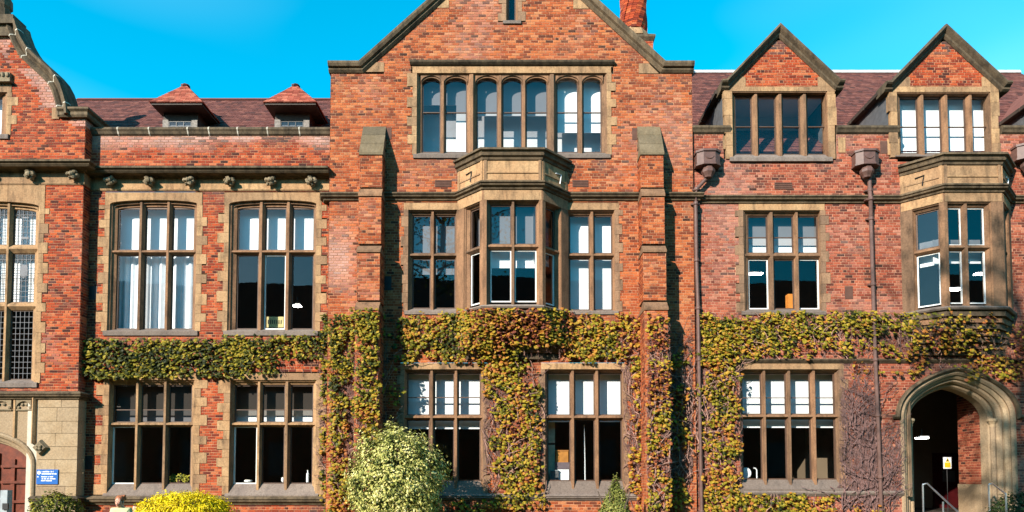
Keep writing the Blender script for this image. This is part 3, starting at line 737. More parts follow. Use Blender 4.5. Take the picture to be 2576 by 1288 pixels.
def lucarne(ex0, ex1, ey, apx, bx0, bx1):
    Yf = YH + 1.2; ys = Yf + .52
    x0, x1, z0 = PX(ex0, ey, Yf), PX(ex1, ey, Yf), PZ(ey, Yf)
    ya = Yf + .95; zap = PZ(213, ya); xa = PX(apx, 210, ya); yb = yr + .2
    bx0, bx1 = PX(bx0, 305, ys), PX(bx1, 305, ys)
    zbot = ze + (ys - Ye) + .0
    body = MB().box(bx0, bx1, ys, yb, zbot - .6, z0 - .02)
    o = obj('roof_vent', body, M['timber'], hall)
    w = bx1 - bx0
    for s in (0, 1): obj('post', MB().box(bx0 + s * (w - .2), bx0 + .2 + s * (w - .2), ys - .05, ys + .05, zbot - .4, z0 - .33), M['timber_grey'], o)
    zt = z0 - .40
    obj('blind', MB().box(bx0 + .23, bx1 - .23, ys - .012, ys - .006, zbot - .4, zt - .12), M['blind'], o)
    g0, g1 = bx0 + .22, bx1 - .22
    obj('pane', MB().quad((g0, ys - .03, zbot - .4), (g1, ys - .03, zbot - .4), (g1, ys - .03, zt), (g0, ys - .03, zt)), M['glass_g'], o)
    k = MB()
    for i in range(4): x = g0 + (g1 - g0) * i / 3; k.box(x - .013, x + .013, ys - .045, ys - .02, zbot - .4, zt)
    for i in range(5): zz = zt - .17 * i; k.box(g0, g1, ys - .043, ys - .022, zz - .011, zz + .011)
    obj('glazing_bars', k, M['black'], o)
    obj('eaves', MB().prism([(x0, Yf), (x1, Yf), (x1, yb), (x0, yb)], 'z', z0 - .06, z0), M['timber'], o)
    e = .05; A = (xa, ya, zap); R = (xa, yb + 1, zap)
    tiled(o, (x0 - e, Yf - e, z0 + .01), (x1 + e, Yf - e, z0 + .01), A, A, M['tile_red'], .15, .22, 'hip')
    tiled(o, (x1 + e, Yf - e, z0 + .01), (x1 + e, yb, z0 + .01), R, A, M['tile_red'], .15, .22, 'slope')
    tiled(o, (x0 - e, yb, z0 + .01), (x0 - e, Yf - e, z0 + .01), A, R, M['tile_red'], .15, .22, 'slope')
    obj('ridge_cap', MB().lump((xa, ya + .02, zap - .09), (.15, .2, .12), 2), M['tile'], o)
lucarne(380, 508, 259, 467, 411, 498); lucarne(666, 794, 259, 744, 692, 779)

# ================================================================== central gabled block
fc = Fr(0, YC); cl, cr = PX(830, 330, YC), PX(1742, 330, YC)
cen = thing('central_gabled_block', 'tall central brick block with steep stone-coped gable, buttresses and a projecting bay window', 'building', ((cl + cr) / 2, 3, 0))
hc = []
zkn_c = PZ(182, YC); gl = (PX(914, 180, YC), PZ(180, YC)); g2 = (PX(1116, 0, YC), PZ(0, YC)); gr = (PX(1663, 185, YC), PZ(182, YC)); g3 = (PX(1463, 0, YC), PZ(0, YC))
gs = (g2[1] - gl[1]) / (g2[0] - gl[0]); gt = (g3[1] - gr[1]) / (g3[0] - gr[0])
xap = (gr[1] - gl[1] + gs * gl[0] - gt * gr[0]) / (gs - gt); zap_c = gl[1] + gs * (xap - gl[0])
def iv_c(z):
    if z < zkn_c: return [(cl, cr)]
    return [(gl[0] + (z - gl[1]) / gs, gr[0] + (z - gr[1]) / gt)] if z < zap_c - .05 else []
# upper window: seven arched lights in three groups
LU = [(1064, 1107), (1122, 1173), (1201, 1250), (1266, 1311), (1325, 1375), (1402, 1452), (1468, 1511)]
op, li, ro = pxwin(YC, 290, (1048, 1527), (184, 388), LU, [(200, 383)])
BQ_ = ((0, .62, 'blind'), ('glass_g', 'glass'), 'sash')
UA = ((0, .3, 'blind'), ('glass_g', 'glass'), 'sash'); UB_ = ((0, .44, 'blind'), ('glass_g', 'glass'), 'sash')
SPU = [UA, UA, UB_, UB_, UB_, ((0, .66, 'blind'), 'glass', 'sash'), ((0, .66, 'blind'), 'glass', 'sash')]
Wu = window(cen, fc, op, li, ro, [SPU], lint=.2, wn=.14, ww=.3, heads=.22, rail=[.54], holes=hc, big=(1, 4), sill=.14)
obj('curtain', MB(fc).box(PX(1148, 300, .5), PX(1172, 300, .5), .46, .48, PZ(385, .5), PZ(222, .5)), M['blind'], Wu)
obj('fill_panel', MB(fc).box(op[0] - .4, op[1] + .4, .95, .97, op[2] - .1, op[3] - .5), M['fill_panel'], cen)  # added panel, no real fitting: makes the room behind the glass look lighter
hz = PZ(160, YC); HOOD = [(-.06, -.08), (.06, -.07), (.12, -.02), (.14, .02), (.12, .06), (.0, .09), (-.06, .09)]
string(cen, [(PX(1032, 160, YC), YC), (PX(1545, 160, YC), YC)], hz, HOOD, 'dark', 'hood_mould')
hc.append((PX(1034, 160, YC), PX(1543, 160, YC), op[3], hz))
obj('lintel_band', MB(fc).box(PX(1036, 170, YC), PX(1541, 170, YC), -.01, .05, op[3] + .2, hz - .06), M['stone'], cen)
# slit in the gable
xs0, xs1, zs0 = PX(1273, 30, YC), PX(1303, 30, YC), PZ(52, YC)
window(cen, fc, (xs0, xs1, zs0, zs0 + 1.6), [(xs0 + .1, xs1 - .1)], [(zs0 + 1.5, zs0 + .08)], [[B0]], lint=.2, wn=.12, ww=.26, sill=.12, holes=hc, qmat='qstone')
# first floor side pairs
PG = (0, 'glass_g', 'sash')
op, li, ro = pxwin(YC, 655, (1026, 1149), (528, 782), [(1040, 1082), (1096, 1144)], [(545, 637), (653, 775)])
window(cen, fc, op, li, ro, [[(1.0, 'glass_g', 'sash')] * 2, [((0, .28, 'blind'), 'glass_g', 'sash')] * 2], lint=.22, wn=.14, ww=.22, quoin='L', holes=hc, sill=.12, qmat='qstone')  # blinds and grey panes here imitate sky mirrored above a roofline
op, li, ro = pxwin(YC, 655, (1426, 1547), (528, 782), [(1434, 1481), (1496, 1538)], [(545, 637), (653, 779)])
window(cen, fc, op, li, ro, [[B1, B1], [B1, B1]], lint=.22, wn=.14, ww=.24, quoin='R', holes=hc, sill=.12, qmat='qstone')
# ground floor windows
BT = ((0, .16, 'blind'), 'glass', 'sash')
op, li, ro = pxwin(YC, 1075, (1016, 1216), (929, 1242), [(1026, 1079), (1094, 1141), (1154, 1207)], [(941, 1043), (1058, 1208)])
window(cen, fc, op, li, ro, [[B1] * 3, [BT] * 3], lint=.2, wn=.12, ww=.2, holes=hc, rail=[.42, None], qmat='qstone')
op, li, ro = pxwin(YC, 1075, (1371, 1569), (929, 1242), [(1379, 1433), (1447, 1494), (1508, 1562)], [(941, 1043), (1058, 1208)])
window(cen, fc, op, li, ro, [[B1] * 3, [((0, .05, 'blind'), 'glass', 'sash'), B0, ((0, .05, 'blind'), 'glass', 'sash')]], lint=.2, wn=.12, ww=.2, holes=hc, qmat='qstone')

# oriel bays
def bay(bld, Y, xa, xd, proj, z, spec, holes, corbel_steps=7):
    """z: dict of levels; xa..xd where the bay leaves the wall"""
    A, B, C, D = (xa, Y), (xa + proj, Y - proj), (xd - proj, Y - proj), (xd, Y)
    poly = [A, B, C, D, (xd, Y + .3), (xa, Y + .3)]
    def shr(k): return [(xa + k * .4, Y), (xa + proj + k * .42, Y - proj + k), (xd - proj - k * .42, Y - proj + k), (xd - k * .4, Y), (xd - k * .4, Y + .25), (xa + k * .4, Y + .25)]
    o = obj('bay_window', MB().prism(shr(.02), 'z', z['string'], z['par_top']), M['stone'], bld)
    holes.append((xa, xd, z['sill'] - .15, z['string'] + .1)); 
    P4 = [A, B, C, D]
    cor = [(-.05, -.20), (.02, -.20), (.05, -.13), (.11, -.10), (.13, -.05), (.09, -.02), (.12, .03), (.18, .05), (.18, .11), (.03, .18), (-.3, .2), (-.3, -.2)]
    obj('cornice', MB().sweep([(p[0], p[1], z['par_top']) for p in P4], (0, 0, 1), cor), M['dark'], o)
    for (p, q, t) in ((A, B, 0), (B, C, 1), (C, D, 2)):      # parapet panels and window faces
        fr = Fr(p[0], p[1], q[0] - p[0], q[1] - p[1]); ln = math.hypot(q[0] - p[0], q[1] - p[1])
        k = MB(fr); m = .12; z0, z1 = z['string'] + .16, z['par_top'] - .2; zm = z0 + (z1 - z0) * .42
        e = -.006
        k.box(.03, m, e, .03, z0, z1).box(ln - m, ln - .03, e, .03, z0, z1).box(m, ln - m, e - .004, .03, z0, z0 + .07).box(m, ln - m, e - .004, .03, zm - .02, zm + .02)
        obj('panel_frame', k, M['stone'], o)
        if t != 1:
            k = MB(fr); xh = ln * (.36 if t == 0 else .5); zh = zm + .16
            k.tube([(xh, -.015, zh), (xh + .26, -.015, zh + .03), (xh + .2, -.015, zh - .28)], .018, 5)
            obj('iron_cramp', k, M['black'] if t == 0 else M['white'], o)
        fd = z['facet'][t]
        w = window(o, fr, (fd[0], fd[1], z['sill'], z['head']), fd[2], z['rows'], spec[t], lint=0, quoin='', sill=0, name='facet_window')
        for ch in list(w.children):     # keep the tree at three levels: lights hang straight from the bay
            ch.parent = o; ch.location = ch.location + w.location
            WLOC[ch.name] = WLOC[o.name] + ch.location
    # lintel band, corner posts, sill slab
    def post(P, n1, n2, d=.2, w=.10):
        a = Vector((P[0] + n1[0] * w, P[1] + n1[1] * w)); b = Vector((P[0] + n2[0] * w, P[1] + n2[1] * w))
        return a, b
    u1 = (math.sqrt(.5), -math.sqrt(.5)); u3 = (math.sqrt(.5), math.sqrt(.5))
    for P, t0, t1 in ((A, None, u1), (B, u1, (1, 0)), (C, (1, 0), u3), (D, u3, None)):
        fi = {A: (None, 0), B: (0, 1), C: (1, 2), D: (2, None)}[P]
        wl = (z['len'][fi[0]] - z['facet'][fi[0]][1] + .02) if fi[0] is not None else 0
        wr = (z['facet'][fi[1]][0] + .02) if fi[1] is not None else 0
        pts = []
        if t0: pts.append((P[0] - t0[0] * wl, P[1] - t0[1] * wl))
        else: pts.append((P[0], P[1] + .25))
        pts.append(P)
        if t1: pts.append((P[0] + t1[0] * wr, P[1] + t1[1] * wr))
        else: pts.append((P[0], P[1] + .25))
        inn = (P[0] + (.13 if P in (A, B) else -.13), P[1] + .27); pts.append(inn)
        obj('corner_post', MB().prism(pts, 'z', z['sill'] - .02, z['string'] - .1), M['frame'], o)
    for (p, q, t) in ((A, B, 0), (B, C, 1), (C, D, 2)):
        fr = Fr(p[0], p[1], q[0] - p[0], q[1] - p[1]); ln = z['len'][t]
        obj('lintel', MB(fr).box(.03, ln - .03, -.008, .24, z['head'] + .002, z['string'] - .08), M['stone'], o)
    obj('sill', MB().sweep([(p[0], p[1], z['sill']) for p in P4], (0, 0, 1), [(-.4, -.1), (.06, -.1), (.1, -.05), (.09, -.02), (-.15, .07), (-.4, .07)]), M['sill'], o)
    n = corbel_steps; zb = z['corbel']; zz = z['sill'] - .1
    for i in range(n):
        t = i / n; h = (zz - zb) / n; kx = proj * (t ** 1.25) * .98
        pl = shr(kx + .02 + .03 * (i % 2)); 
        obj('corbel_course', MB().prism(pl, 'z', zz - h * (i + 1), zz - h * i - .012), M['frame'] if i % 2 else M['dark'], o)
    k = MB().prism(poly, 'z', z['sill'] - .1, z['sill'] - .02); obj('bay_floor', k, M['dark'], o)
    return o
def facets(Y, xa, xd, proj, pyr, front, left, right):
    ln = math.sqrt(2) * proj; lf = xd - xa - 2 * proj
    fx = xa + proj; G = Y - proj + .2
    fl = [(PX(a, pyr, G) - fx, PX(b, pyr, G) - fx) for a, b in front]
    return [ln, lf, ln], [(ln * .26, ln * .9, [left]), (max(.08, fl[0][0] - .16), min(lf - .08, fl[-1][1] + .16), fl), (ln * .1, ln * .74, [right])]
pj = .86; xa, xd = PX(1150, 500, YC), PX(1429, 500, YC); yf = YC - pj
lens, fac = facets(YC, xa, xd, pj, 640, [(1236, 1284), (1297, 1347)], (.5, .98), (.24, .72))
zz = dict(string=PZ(469, yf), par_top=PZ(386, yf), sill=PZ(768, yf), head=PZ(503, yf), rows=[(PZ(519, yf + .2), PZ(614, yf + .2)), (PZ(632, yf + .2), PZ(758, yf + .2))], facet=fac, len=lens, corbel=PZ(905, YC))
HB = ((0, .25, 'blind'), 'glass', 'sash_w')
bay(cen, YC, xa, xd, pj, zz, [[[((.0, 1., 'blind'), 'glass_g', 'sash')], [(0, 'glass', 'sash_w')]], [[((0, 1.0, 'blind'), ('glass_g', 'glass'), 'sash')] * 2, [((0, .3, 'blind'), 'glass', 'sash_w')] * 2], [[((0, 1., 'blind'), 'glass_g', 'sash')], [((0, .2, 'blind'), 'glass', 'sash_w')]]], hc)
zst = PZ(494, YC)
# buttresses
def buttress(px_top, stages, wpx):
    o = None; walls = []
    xm = PX(px_top, 350, YC - stages[0][2])
    hw_ = wpx / 2 / FOC * (-CAMY - .5)
    for i, (pt, pb, d, capb) in enumerate(stages):
        yf = YC - d; zt, zb = PZ(pt, yf if i else YC), (PZ(pb, yf) if pb else 0.); zc = PZ(capb, yf)
        x0, x1 = xm - hw_, xm + hw_
        fr = Fr(0, yf); w = Wall(fr, zb, zc, lambda z: [(x0, x1)], lambda x, z: (.25 * max(0, noise.noise(Vector((x, z, 2)))), 0)); walls.append(w)
        wl = Wall(Fr(x0, YC, 0, -1), zb, zc, lambda z: [(0, d)]); wr = Wall(Fr(x1, yf, 0, 1), zb, zc, lambda z: [(0, d)])
        walls += [wl, wr]
        if o is None: o = w.build(cen, M['brick_c'], M['mortar'], 'buttress')
        else:
            w.o = None
        for q in (w, wl, wr):
            q.mat = M['brick_c']
            if q is not w or i: q.o = obj('mortar', q.mort, M['mortar'], o) if q.mort.v else o
        prev = stages[i - 1][2] if i else 0.
        # weathered cap of stone slabs
        n = 3 if i == 0 else 1
        for s in range(n):
            t0, t1 = s / n, (s + 1) / n
            ya, yb = YC - prev + .02 - (d - prev + .05) * t0, YC - prev + .02 - (d - prev + .05) * t1
            za, zb2 = zt - (zt - zc) * t0, zt - (zt - zc) * t1
            k = MB().prism([(YC + .02, zb2 + .0), (ya, za), (yb - .008, zb2 + .02), (yb - .008, zb2 - .05), (YC + .02, zb2 - .05)], 'x', x0 - .015 - s * .004, x1 + .015 + s * .004)
            obj('cap_stone', k, M['frame' if i else 'dark'] if i != 0 else M['sillmoss'], o)
    for w in walls:
        if w.o is None: w.o = o
        mb = w; oo = w.o
        # level three only: brick pieces hang from the buttress itself
        w.o = o; w.finish()
    return o
M['sillmoss'] = mat_stone('weathered buttress slab', (.19, .14, .085), (.14, .10, .055), (.09, .07, .045), (.5, .6), (.5, .8), (.05, .04, .025))
STG = [(316, 471, .50, 386), (471, 614, .60, 490), (614, 756, .74, 631), (756, None, .90, 776)]
buttress(934, STG, 58); buttress(1640, STG, 58)
string(cen, [(cl - .22, YH + .1), (cl - .12, YC), (xa, YC), (xa + pj, YC - pj), (xd - pj, YC - pj), (xd, YC), (cr + .15, YC), (cr + .15, YR + .05)], zst, k=.95)
def tone_c(x, z):
    pa = so = 0
    px = x * 80 + 1288
    if px < 900 and PZ(800, 0) < z < PZ(545, 0): pa = .85 * max(0, noise.noise(Vector((x * .9, z * .5, 3))) + .25) * min(1, (900 - px) / 40)
    if z > PZ(480, 0): pa = max(pa, .45 * max(0, noise.noise(Vector((x * .5, z * .35, 6))) + .05))
    e = min(abs(z - (gl[1] + gs * (x - gl[0]))), abs(z - (gr[1] + gt * (x - gr[0]))))
    if z > zkn_c - .3 and e < .5: so = .6 * max(0, noise.noise(Vector((x * 1.2, z * 1.2, 8))) + .15)
    so = max(so, streaks(x, z, [(PX(1040, 397, 0), PX(1535, 397, 0), PZ(397, 0)), (cl, cr, PZ(507, 0)), (PX(1020, 165, 0), PX(1034, 165, 0), PZ(165, 0)), (cl, PX(930, 182, 0), PZ(183, 0)), (PX(1650, 182, 0), cr, PZ(185, 0)), (PX(960, 350, 0), PX(990, 350, 0), PZ(350, 0)), (PX(1590, 350, 0), PX(1612, 350, 0), PZ(350, 0))]))
    return pa, so
for (a, b) in ((919, 966), (1607, 1662)): hc.append((PX(a, 170, YC), PX(b, 170, YC), PZ(183, YC), PZ(158, YC)))
wc = Wall(fc, 0, zap_c, lambda z: minus(iv_c(z), hc, z), tone_c)
wc.build(cen, M['brick_c'], M['mortar'])
# kneeler stones built into the gable foot
def tri(a, b, c, d=None): return MB(fc).prism([p for p in (a, b, c, d) if p], 'y', -.012, .1)
obj('stone', tri((PX(921, 181, 0), PZ(181, 0)), (PX(966, 181, 0), PZ(181, 0)), (PX(966, 157, 0), PZ(157, 0)), (PX(944, 157, 0), PZ(157, 0))), M['stone'], cen)
obj('stone', tri((PX(1607, 188, 0), PZ(185, 0)), (PX(1657, 188, 0), PZ(185, 0)), (PX(1632, 160, 0), PZ(160, 0)), (PX(1607, 160, 0), PZ(160, 0))), M['stone'], cen)
obj('stone', tri((PX(1092, 20, 0), PZ(20, 0)), (PX(1129, 20, 0), PZ(20, 0)), (PX(1129, -8, 0), PZ(-8, 0)), (PX(1116, -2, 0), PZ(-2, 0))), M['stone'], cen)
obj('stone', tri((PX(1442, 24, 0), PZ(22, 0)), (PX(1482, 24, 0), PZ(22, 0)), (PX(1458, -4, 0), PZ(-4, 0)), (PX(1442, -8, 0), PZ(-8, 0))), M['stone'], cen)
finish_walls([wc], 300, lambda p: PZ(780, 0) < p.z < PZ(60, 0) and (p.x < -4.0 or p.x > 3.6 or p.z > PZ(420, 0)))
CP = [(-.03, .5), (-.03, -.03), (.04, -.10), (.09, -.08), (.12, -.16), (.2, -.2), (.27, -.2), (.34, -.08), (.34, .5)]
kz = PZ(182, YC)
path = [(cl - .05, YC, kz), (gl[0], YC, kz), (xap, YC, zap_c), (gr[0], YC, kz), (cr + .05, YC, kz)]
obj('coping', MB().sweep(path[:3], (0, 1, 0), CP), M['dark'], cen); obj('coping', MB().sweep(path[2:], (0, 1, 0), CP), M['dark'], cen)
for (a, b, c, d) in ((1094, 1136, 453, 471), (1440, 1480, 453, 471)): vent(cen, fc, YC, a, b, c, d)
vent(cen, fc, YC, 969, 985, 321, 350, False); vent(cen, fc, YC, 1590, 1610, 322, 352, False); vent(cen, fc, YC, 968, 985, 695, 730, False, 'black')
obj('roof', MB().quad((xap, .3, zap_c + .05), (xap, 12, zap_c + .05), (cl - .02, 12, kz - .1), (cl - .02, .3, kz - .1)).quad((xap, .3, zap_c + .05), (xap, 12, zap_c + .05), (cr + .02, 12, kz - .1), (cr + .02, .3, kz - .1)), M['tile'], cen)
for xq in (cl, cr): obj('wall', MB().quad((xq, 0, 0), (xq, 12, 0), (xq, 12, kz), (xq, 0, kz)), M['brick_c'], cen)
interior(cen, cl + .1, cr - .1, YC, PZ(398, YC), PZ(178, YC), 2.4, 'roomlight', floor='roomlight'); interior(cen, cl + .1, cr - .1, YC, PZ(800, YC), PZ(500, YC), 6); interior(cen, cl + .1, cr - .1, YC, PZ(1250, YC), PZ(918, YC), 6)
string(cen, [(PX(1000, 1248, YC), YC), (PX(1620, 1248, YC), YC)], PZ(1250, YC), STRING, 'sill', 'plinth_moulding', k=.7)
# chimney behind the right slope
Yk = 3.2; k = MB(); bx0, bx1 = PX(1562, 120, Yk), PX(1643, 120, Yk); cx = PX(1594, 30, Yk + .5); zb, zc_ = PZ(180, Yk), PZ(96, Yk)
fk = Fr(0, Yk); wk = Wall(fk, zb - 1, zc_, lambda z: [(bx0, bx1)]); ch = wk.build(cen, M['brick'], M['mortar'], 'chimney'); wk.mat = M['brick']; wk.finish()
wk2 = Wall(Fr(bx1, Yk, 0, 1), zb - 1, zc_, lambda z: [(0, 1.1)]); wk2.o = ch; wk2.mat = M['brick']; wk2.finish()
obj('chimney_core', MB().box(bx0, bx1 - .012, Yk + .012, Yk + 1.1, zb - 1, zc_), M['mortar'], ch)
obj('cornice', MB().sweep([(bx0, Yk, zc_), (bx1, Yk, zc_), (bx1, Yk + 1.1, zc_), (bx0, Yk + 1.1, zc_)], (0, 0, 1), [(-.2, -.1), (.0, -.1), (.08, .02), (.08, .1), (-.05, .2), (-.2, .2)], True), M['dark'], ch)
zs = zc_ + .18; Rr = .52; cyk = Yk + .55
obj('stone_foot', MB().lathe((cx, cyk, zs), [(.62, 0), (.6, .12), (.5, .32), (.48, .36)], 8), M['stone'], ch)
k = MB(); z = zs + .3; i = 0
while z < zs + 3.2:
    for q in range(8):
        a0 = math.pi / 4 * q + math.pi / 8 + i * .055; a1 = a0 + math.pi / 4
        for (b0, b1) in ((a0, (a0 + a1) / 2), ((a0 + a1) / 2, a1)):
            r0 = Rr * (1.0 if q % 2 else .93); e = .012
            P = [(cx + r0 * math.cos(b0 + e), cyk + r0 * math.sin(b0 + e)), (cx + r0 * math.cos(b1 - e), cyk + r0 * math.sin(b1 - e)), (cx + .3 * math.cos(b1 - e), cyk + .3 * math.sin(b1 - e)), (cx + .3 * math.cos(b0 + e), cyk + .3 * math.sin(b0 + e))]
            k.prism(P, 'z', z + .005, z + CH - .005)
    z += CH; i += 1
st = obj('stack_brickwork', k, M['brick'], ch, kind='stuff')
obj('stack_core', MB().lathe((cx, cyk, zs), [(.46, .2), (.46, 3.1)], 8), M['mortar'], ch)

# ================================================================== right range
fr_ = Fr(0, YR); rl, rr = cr, PX(3010, 600, YR)
rng = thing('right_range', 'brick range on the right with dormer gables, bay window and arched doorway', 'building', ((rl + rr) / 2, YR + 3, 0))
hr = []
op, li, ro = pxwin(YR, 655, (1871, 2066), (529, 783), [(1883, 1929), (1947, 1994), (2008, 2056)], [(546, 636), (655, 776)])
TB = (1.0, ('glass_g', 'glass'), 'sash')
window(rng, fr_, op, li, ro, [[TB] * 3, [(0, 'glass', 'sash_w'), B0, (0, 'glass', 'sash_w')]], lint=.24, wn=.14, ww=.26, holes=hr, rail=[.42, None], sill=.12, qmat='qstone')
op, li, ro = pxwin(YR, 1075, (1862, 2113), (929, 1228), [(1868, 1914), (1926, 1976), (1989, 2037), (2052, 2098)], [(941, 1041), (1055, 1204)])
window(rng, fr_, op, li, ro, [[B1] * 4, [BT] * 4], lint=.18, wn=.16, ww=.3, quoin='R', holes=hr, rail=[.4, None], qmat='qstone')
pj2 = .86; xa2, xd2 = PX(2264, 500, YR), PX(2541, 500, YR); yf = YR - pj2
lens, fac = facets(YR, xa2, xd2, pj2, 640, [(2372, 2416), (2433, 2474)], (.42, 1.0), (.26, .74))
zz = dict(string=PZ(477, yf), par_top=PZ(398, yf), sill=PZ(771, yf), head=PZ(507, yf), rows=[(PZ(526, yf + .2), PZ(616, yf + .2)), (PZ(634, yf + .2), PZ(762, yf + .2))], facet=fac, len=lens, corbel=PZ(895, YR))
HW = ((0, .2, 'blind'), 'glass', 'sash_w')
bay(rng, YR, xa2, xd2, pj2, zz, [[[((.72, 1., 'blind'), 'glass_g', 'sash')], [HW]], [[((.75, 1., 'blind'), 'glass_g', 'sash_w')] * 2, [HW, HW]], [[((.7, 1., 'blind'), 'glass', 'sash')], [HW]]], hr)
zst2 = PZ(501, YR)
string(rng, [(rl, YR), (xa2, YR), (xa2 + pj2, YR - pj2), (xd2 - pj2, YR - pj2), (xd2, YR), (rr, YR)], zst2, k=.95)
string(rng, [(PX(1760, 908, YR), YR), (rr, YR)], PZ(908, YR), k=.5)
string(rng, [(PX(1870, 1240, YR), YR), (PX(2270, 1240, YR), YR)], PZ(1241, YR), STRING, 'sill', 'plinth_moulding', k=.6)
zrc0, zrc1 = PZ(338, YR), PZ(315, YR)
# arched doorway
xc = PX(2410, 1050, YR); wo = PX(2548, 1050, YR) - xc; zs_ = PZ(1052, YR); ro_ = PZ(938, YR) - zs_
def dpath(w, rise, Y, zs=zs_): return [(xc - w, Y, 0)] + [(p[0], Y, p[1]) for p in arch_pts(xc - w, xc + w, zs, rise, 1.35, 2.25, 18)] + [(xc + w, Y, 0)]
da = obj('door_arch', MB().sweep(dpath(wo, ro_, YR), (0, 1, 0), [(-.02, .24), (-.06, .02), (.0, -.03), (.07, -.03), (.1, .0), (.1, .24)]), M['ashlar'], rng)
for (w, rs, y0, pr) in ((wo - .10, ro_ - .08, YR + .10, [(-.08, .2), (-.08, .04), (-.02, -.02), (.05, -.02), (.09, .0), (.09, .2)]), (wo - .24, ro_ - .2, YR + .24, [(-.07, .3), (-.09, .06), (-.04, -.03), (.03, -.04), (.1, .02), (.1, .3)]),
                        (wo - .38, ro_ - .32, YR + .42, [(-.10, .42), (-.10, .06), (-.05, -.03), (.02, -.05), (.09, .02), (.1, .42)])):
    obj('arch_order', MB().sweep(dpath(w, rs, y0), (0, 1, 0), pr), M['ashlar'], da)
hp = [(p[0], YR, p[1]) for p in arch_pts(xc - wo - .16, xc + wo + .16, zs_ + .02, ro_ + .08, 1.35, 2.25, 18)]
obj('hood_mould', MB().sweep([(xc - wo - .34, YR, zs_ + .02)] + hp + [(xc + wo + .34, YR, zs_ + .02)], (0, 1, 0), [(-.05, .03), (-.04, -.08), (.02, -.14), (.07, -.10), (.09, .03)]), M['dark'], da)
for s in (-1, 1):
    x = xc + s * (wo - .40); k = MB().lathe((x, YR + .36, zs_ - .2), [(.09, -.06), (.1, 0), (.09, .02), (.13, .1), (.16, .14), (.16, .2), (.12, .22)], 10)
    obj('capital', k, M['ashlar'], da); obj('shaft', MB().tube([(x, YR + .36, .2), (x, YR + .36, zs_ - .2)], .085, 10), M['ashlar'], da)
op_ = arch_pts(xc - wo - .1, xc + wo + .1, zs_, ro_ + .06, 1.35, 2.25, 18)
def arch_iv(z):
    if z < zs_: return (xc - wo - .1, xc + wo + .1)
    l = [a for a, b in op_ if b > z]
    return (min(l), max(l)) if l else None
di = wo - .46
porch = MB(); y1 = YR + 2.0; yv = YR + 5.6; zc = zs_ + ro_ + .3; y0 = YR + .85; xp0, xp1 = xc - di, xc + di; xv0, xv1 = xc - 4, xc + 7
porch.quad((xp0, y0, 0), (xp0, y1, 0), (xp0, y1, zc), (xp0, y0, zc)).quad((xv0, y0, zc), (xv1, y0, zc), (xv1, yv, zc), (xv0, yv, zc)).quad((xv0, yv, 0), (xv1, yv, 0), (xv1, yv, zc), (xv0, yv, zc))
for (a, b) in ((xv0, xp0), (xp1 + .012, xv1)): porch.quad((a, y1, 0), (b, y1, 0), (b, y1, zc), (a, y1, zc)); 
porch.quad((xv0, y1, 0), (xv0, yv, 0), (xv0, yv, zc), (xv0, y1, zc)).quad((xv1, y1, 0), (xv1, yv, 0), (xv1, yv, zc), (xv1, y1, zc))
pc = obj('porch', porch, M['room'], rng)
wp = Wall(Fr(xp1, y1, 0, -1), PZ(1218, YR + 1), zc, lambda z: [(0, y1 - y0)]); wp.o = pc; wp.mat = M['brick_r']; obj('mortar', wp.mort, M['mortar'], pc); wp.finish()
obj('stone_dado', MB().box(xp1 - .04, xp1 + .1, y0, y1, 0, PZ(1218, YR + 1)), M['ashlar'], pc)
xdr = PX(2380, 1200, yv)
pd = obj('inner_door', MB().box(xdr - .55, xdr + .45, yv - .08, yv - .02, 0, PZ(1140, yv)), M['redpaint'], pc)
obj('door_glass', MB().box(xdr - .2, xdr + .3, yv - .1, yv - .085, PZ(1212, yv), PZ(1184, yv)), M['lead'], pc)
obj('step', MB().box(xp0, xp1, YR - .2, y1, 0, .85), M['ashlar'], pc); obj('hall_floor', MB().box(xv0, xv1, y1, yv, 0, .85), M['roomfloor'], pc)
for i in range(4): obj('step', MB().box(xc - di - .3, xc + di + .3, YR - .2 - .32 * (i + 1), YR - .2 - .32 * i, 0, .85 - .17 * (i + 1)), M['ashlar'], rng)
hr_arch = arch_iv
def tone_r(x, z):
    pa = so = 0; px = x * 79.6 + 1288
    pa = .35 * max(0, noise.noise(Vector((x * .5, z * .5, 11))) + .1)
    for (a, b) in ((1815, 1850), (2080, 2120), (2215, 2262)):
        if a < px < b and PZ(450, YR) < z < PZ(345, YR): so = .7 * max(0, noise.noise(Vector((x * 3, z * 2, 5))) + .3)
    so = max(so, streaks(x, z, [(PX(1835, 400, YR), PX(2090, 400, YR), PZ(400, YR)), (rl, rr, PZ(512, YR)), (PX(1860, 785, YR), PX(2075, 785, YR), PZ(785, YR)), (rl, PX(1840, 338, YR), zrc0), (PX(2100, 338, YR), PX(2260, 338, YR), zrc0), (rl, rr, PZ(915, YR))]))
    if z < PZ(1150, YR) and px > 2200: pa = .5 * max(0, noise.noise(Vector((x, z, 12))) + .3)
    return pa, so
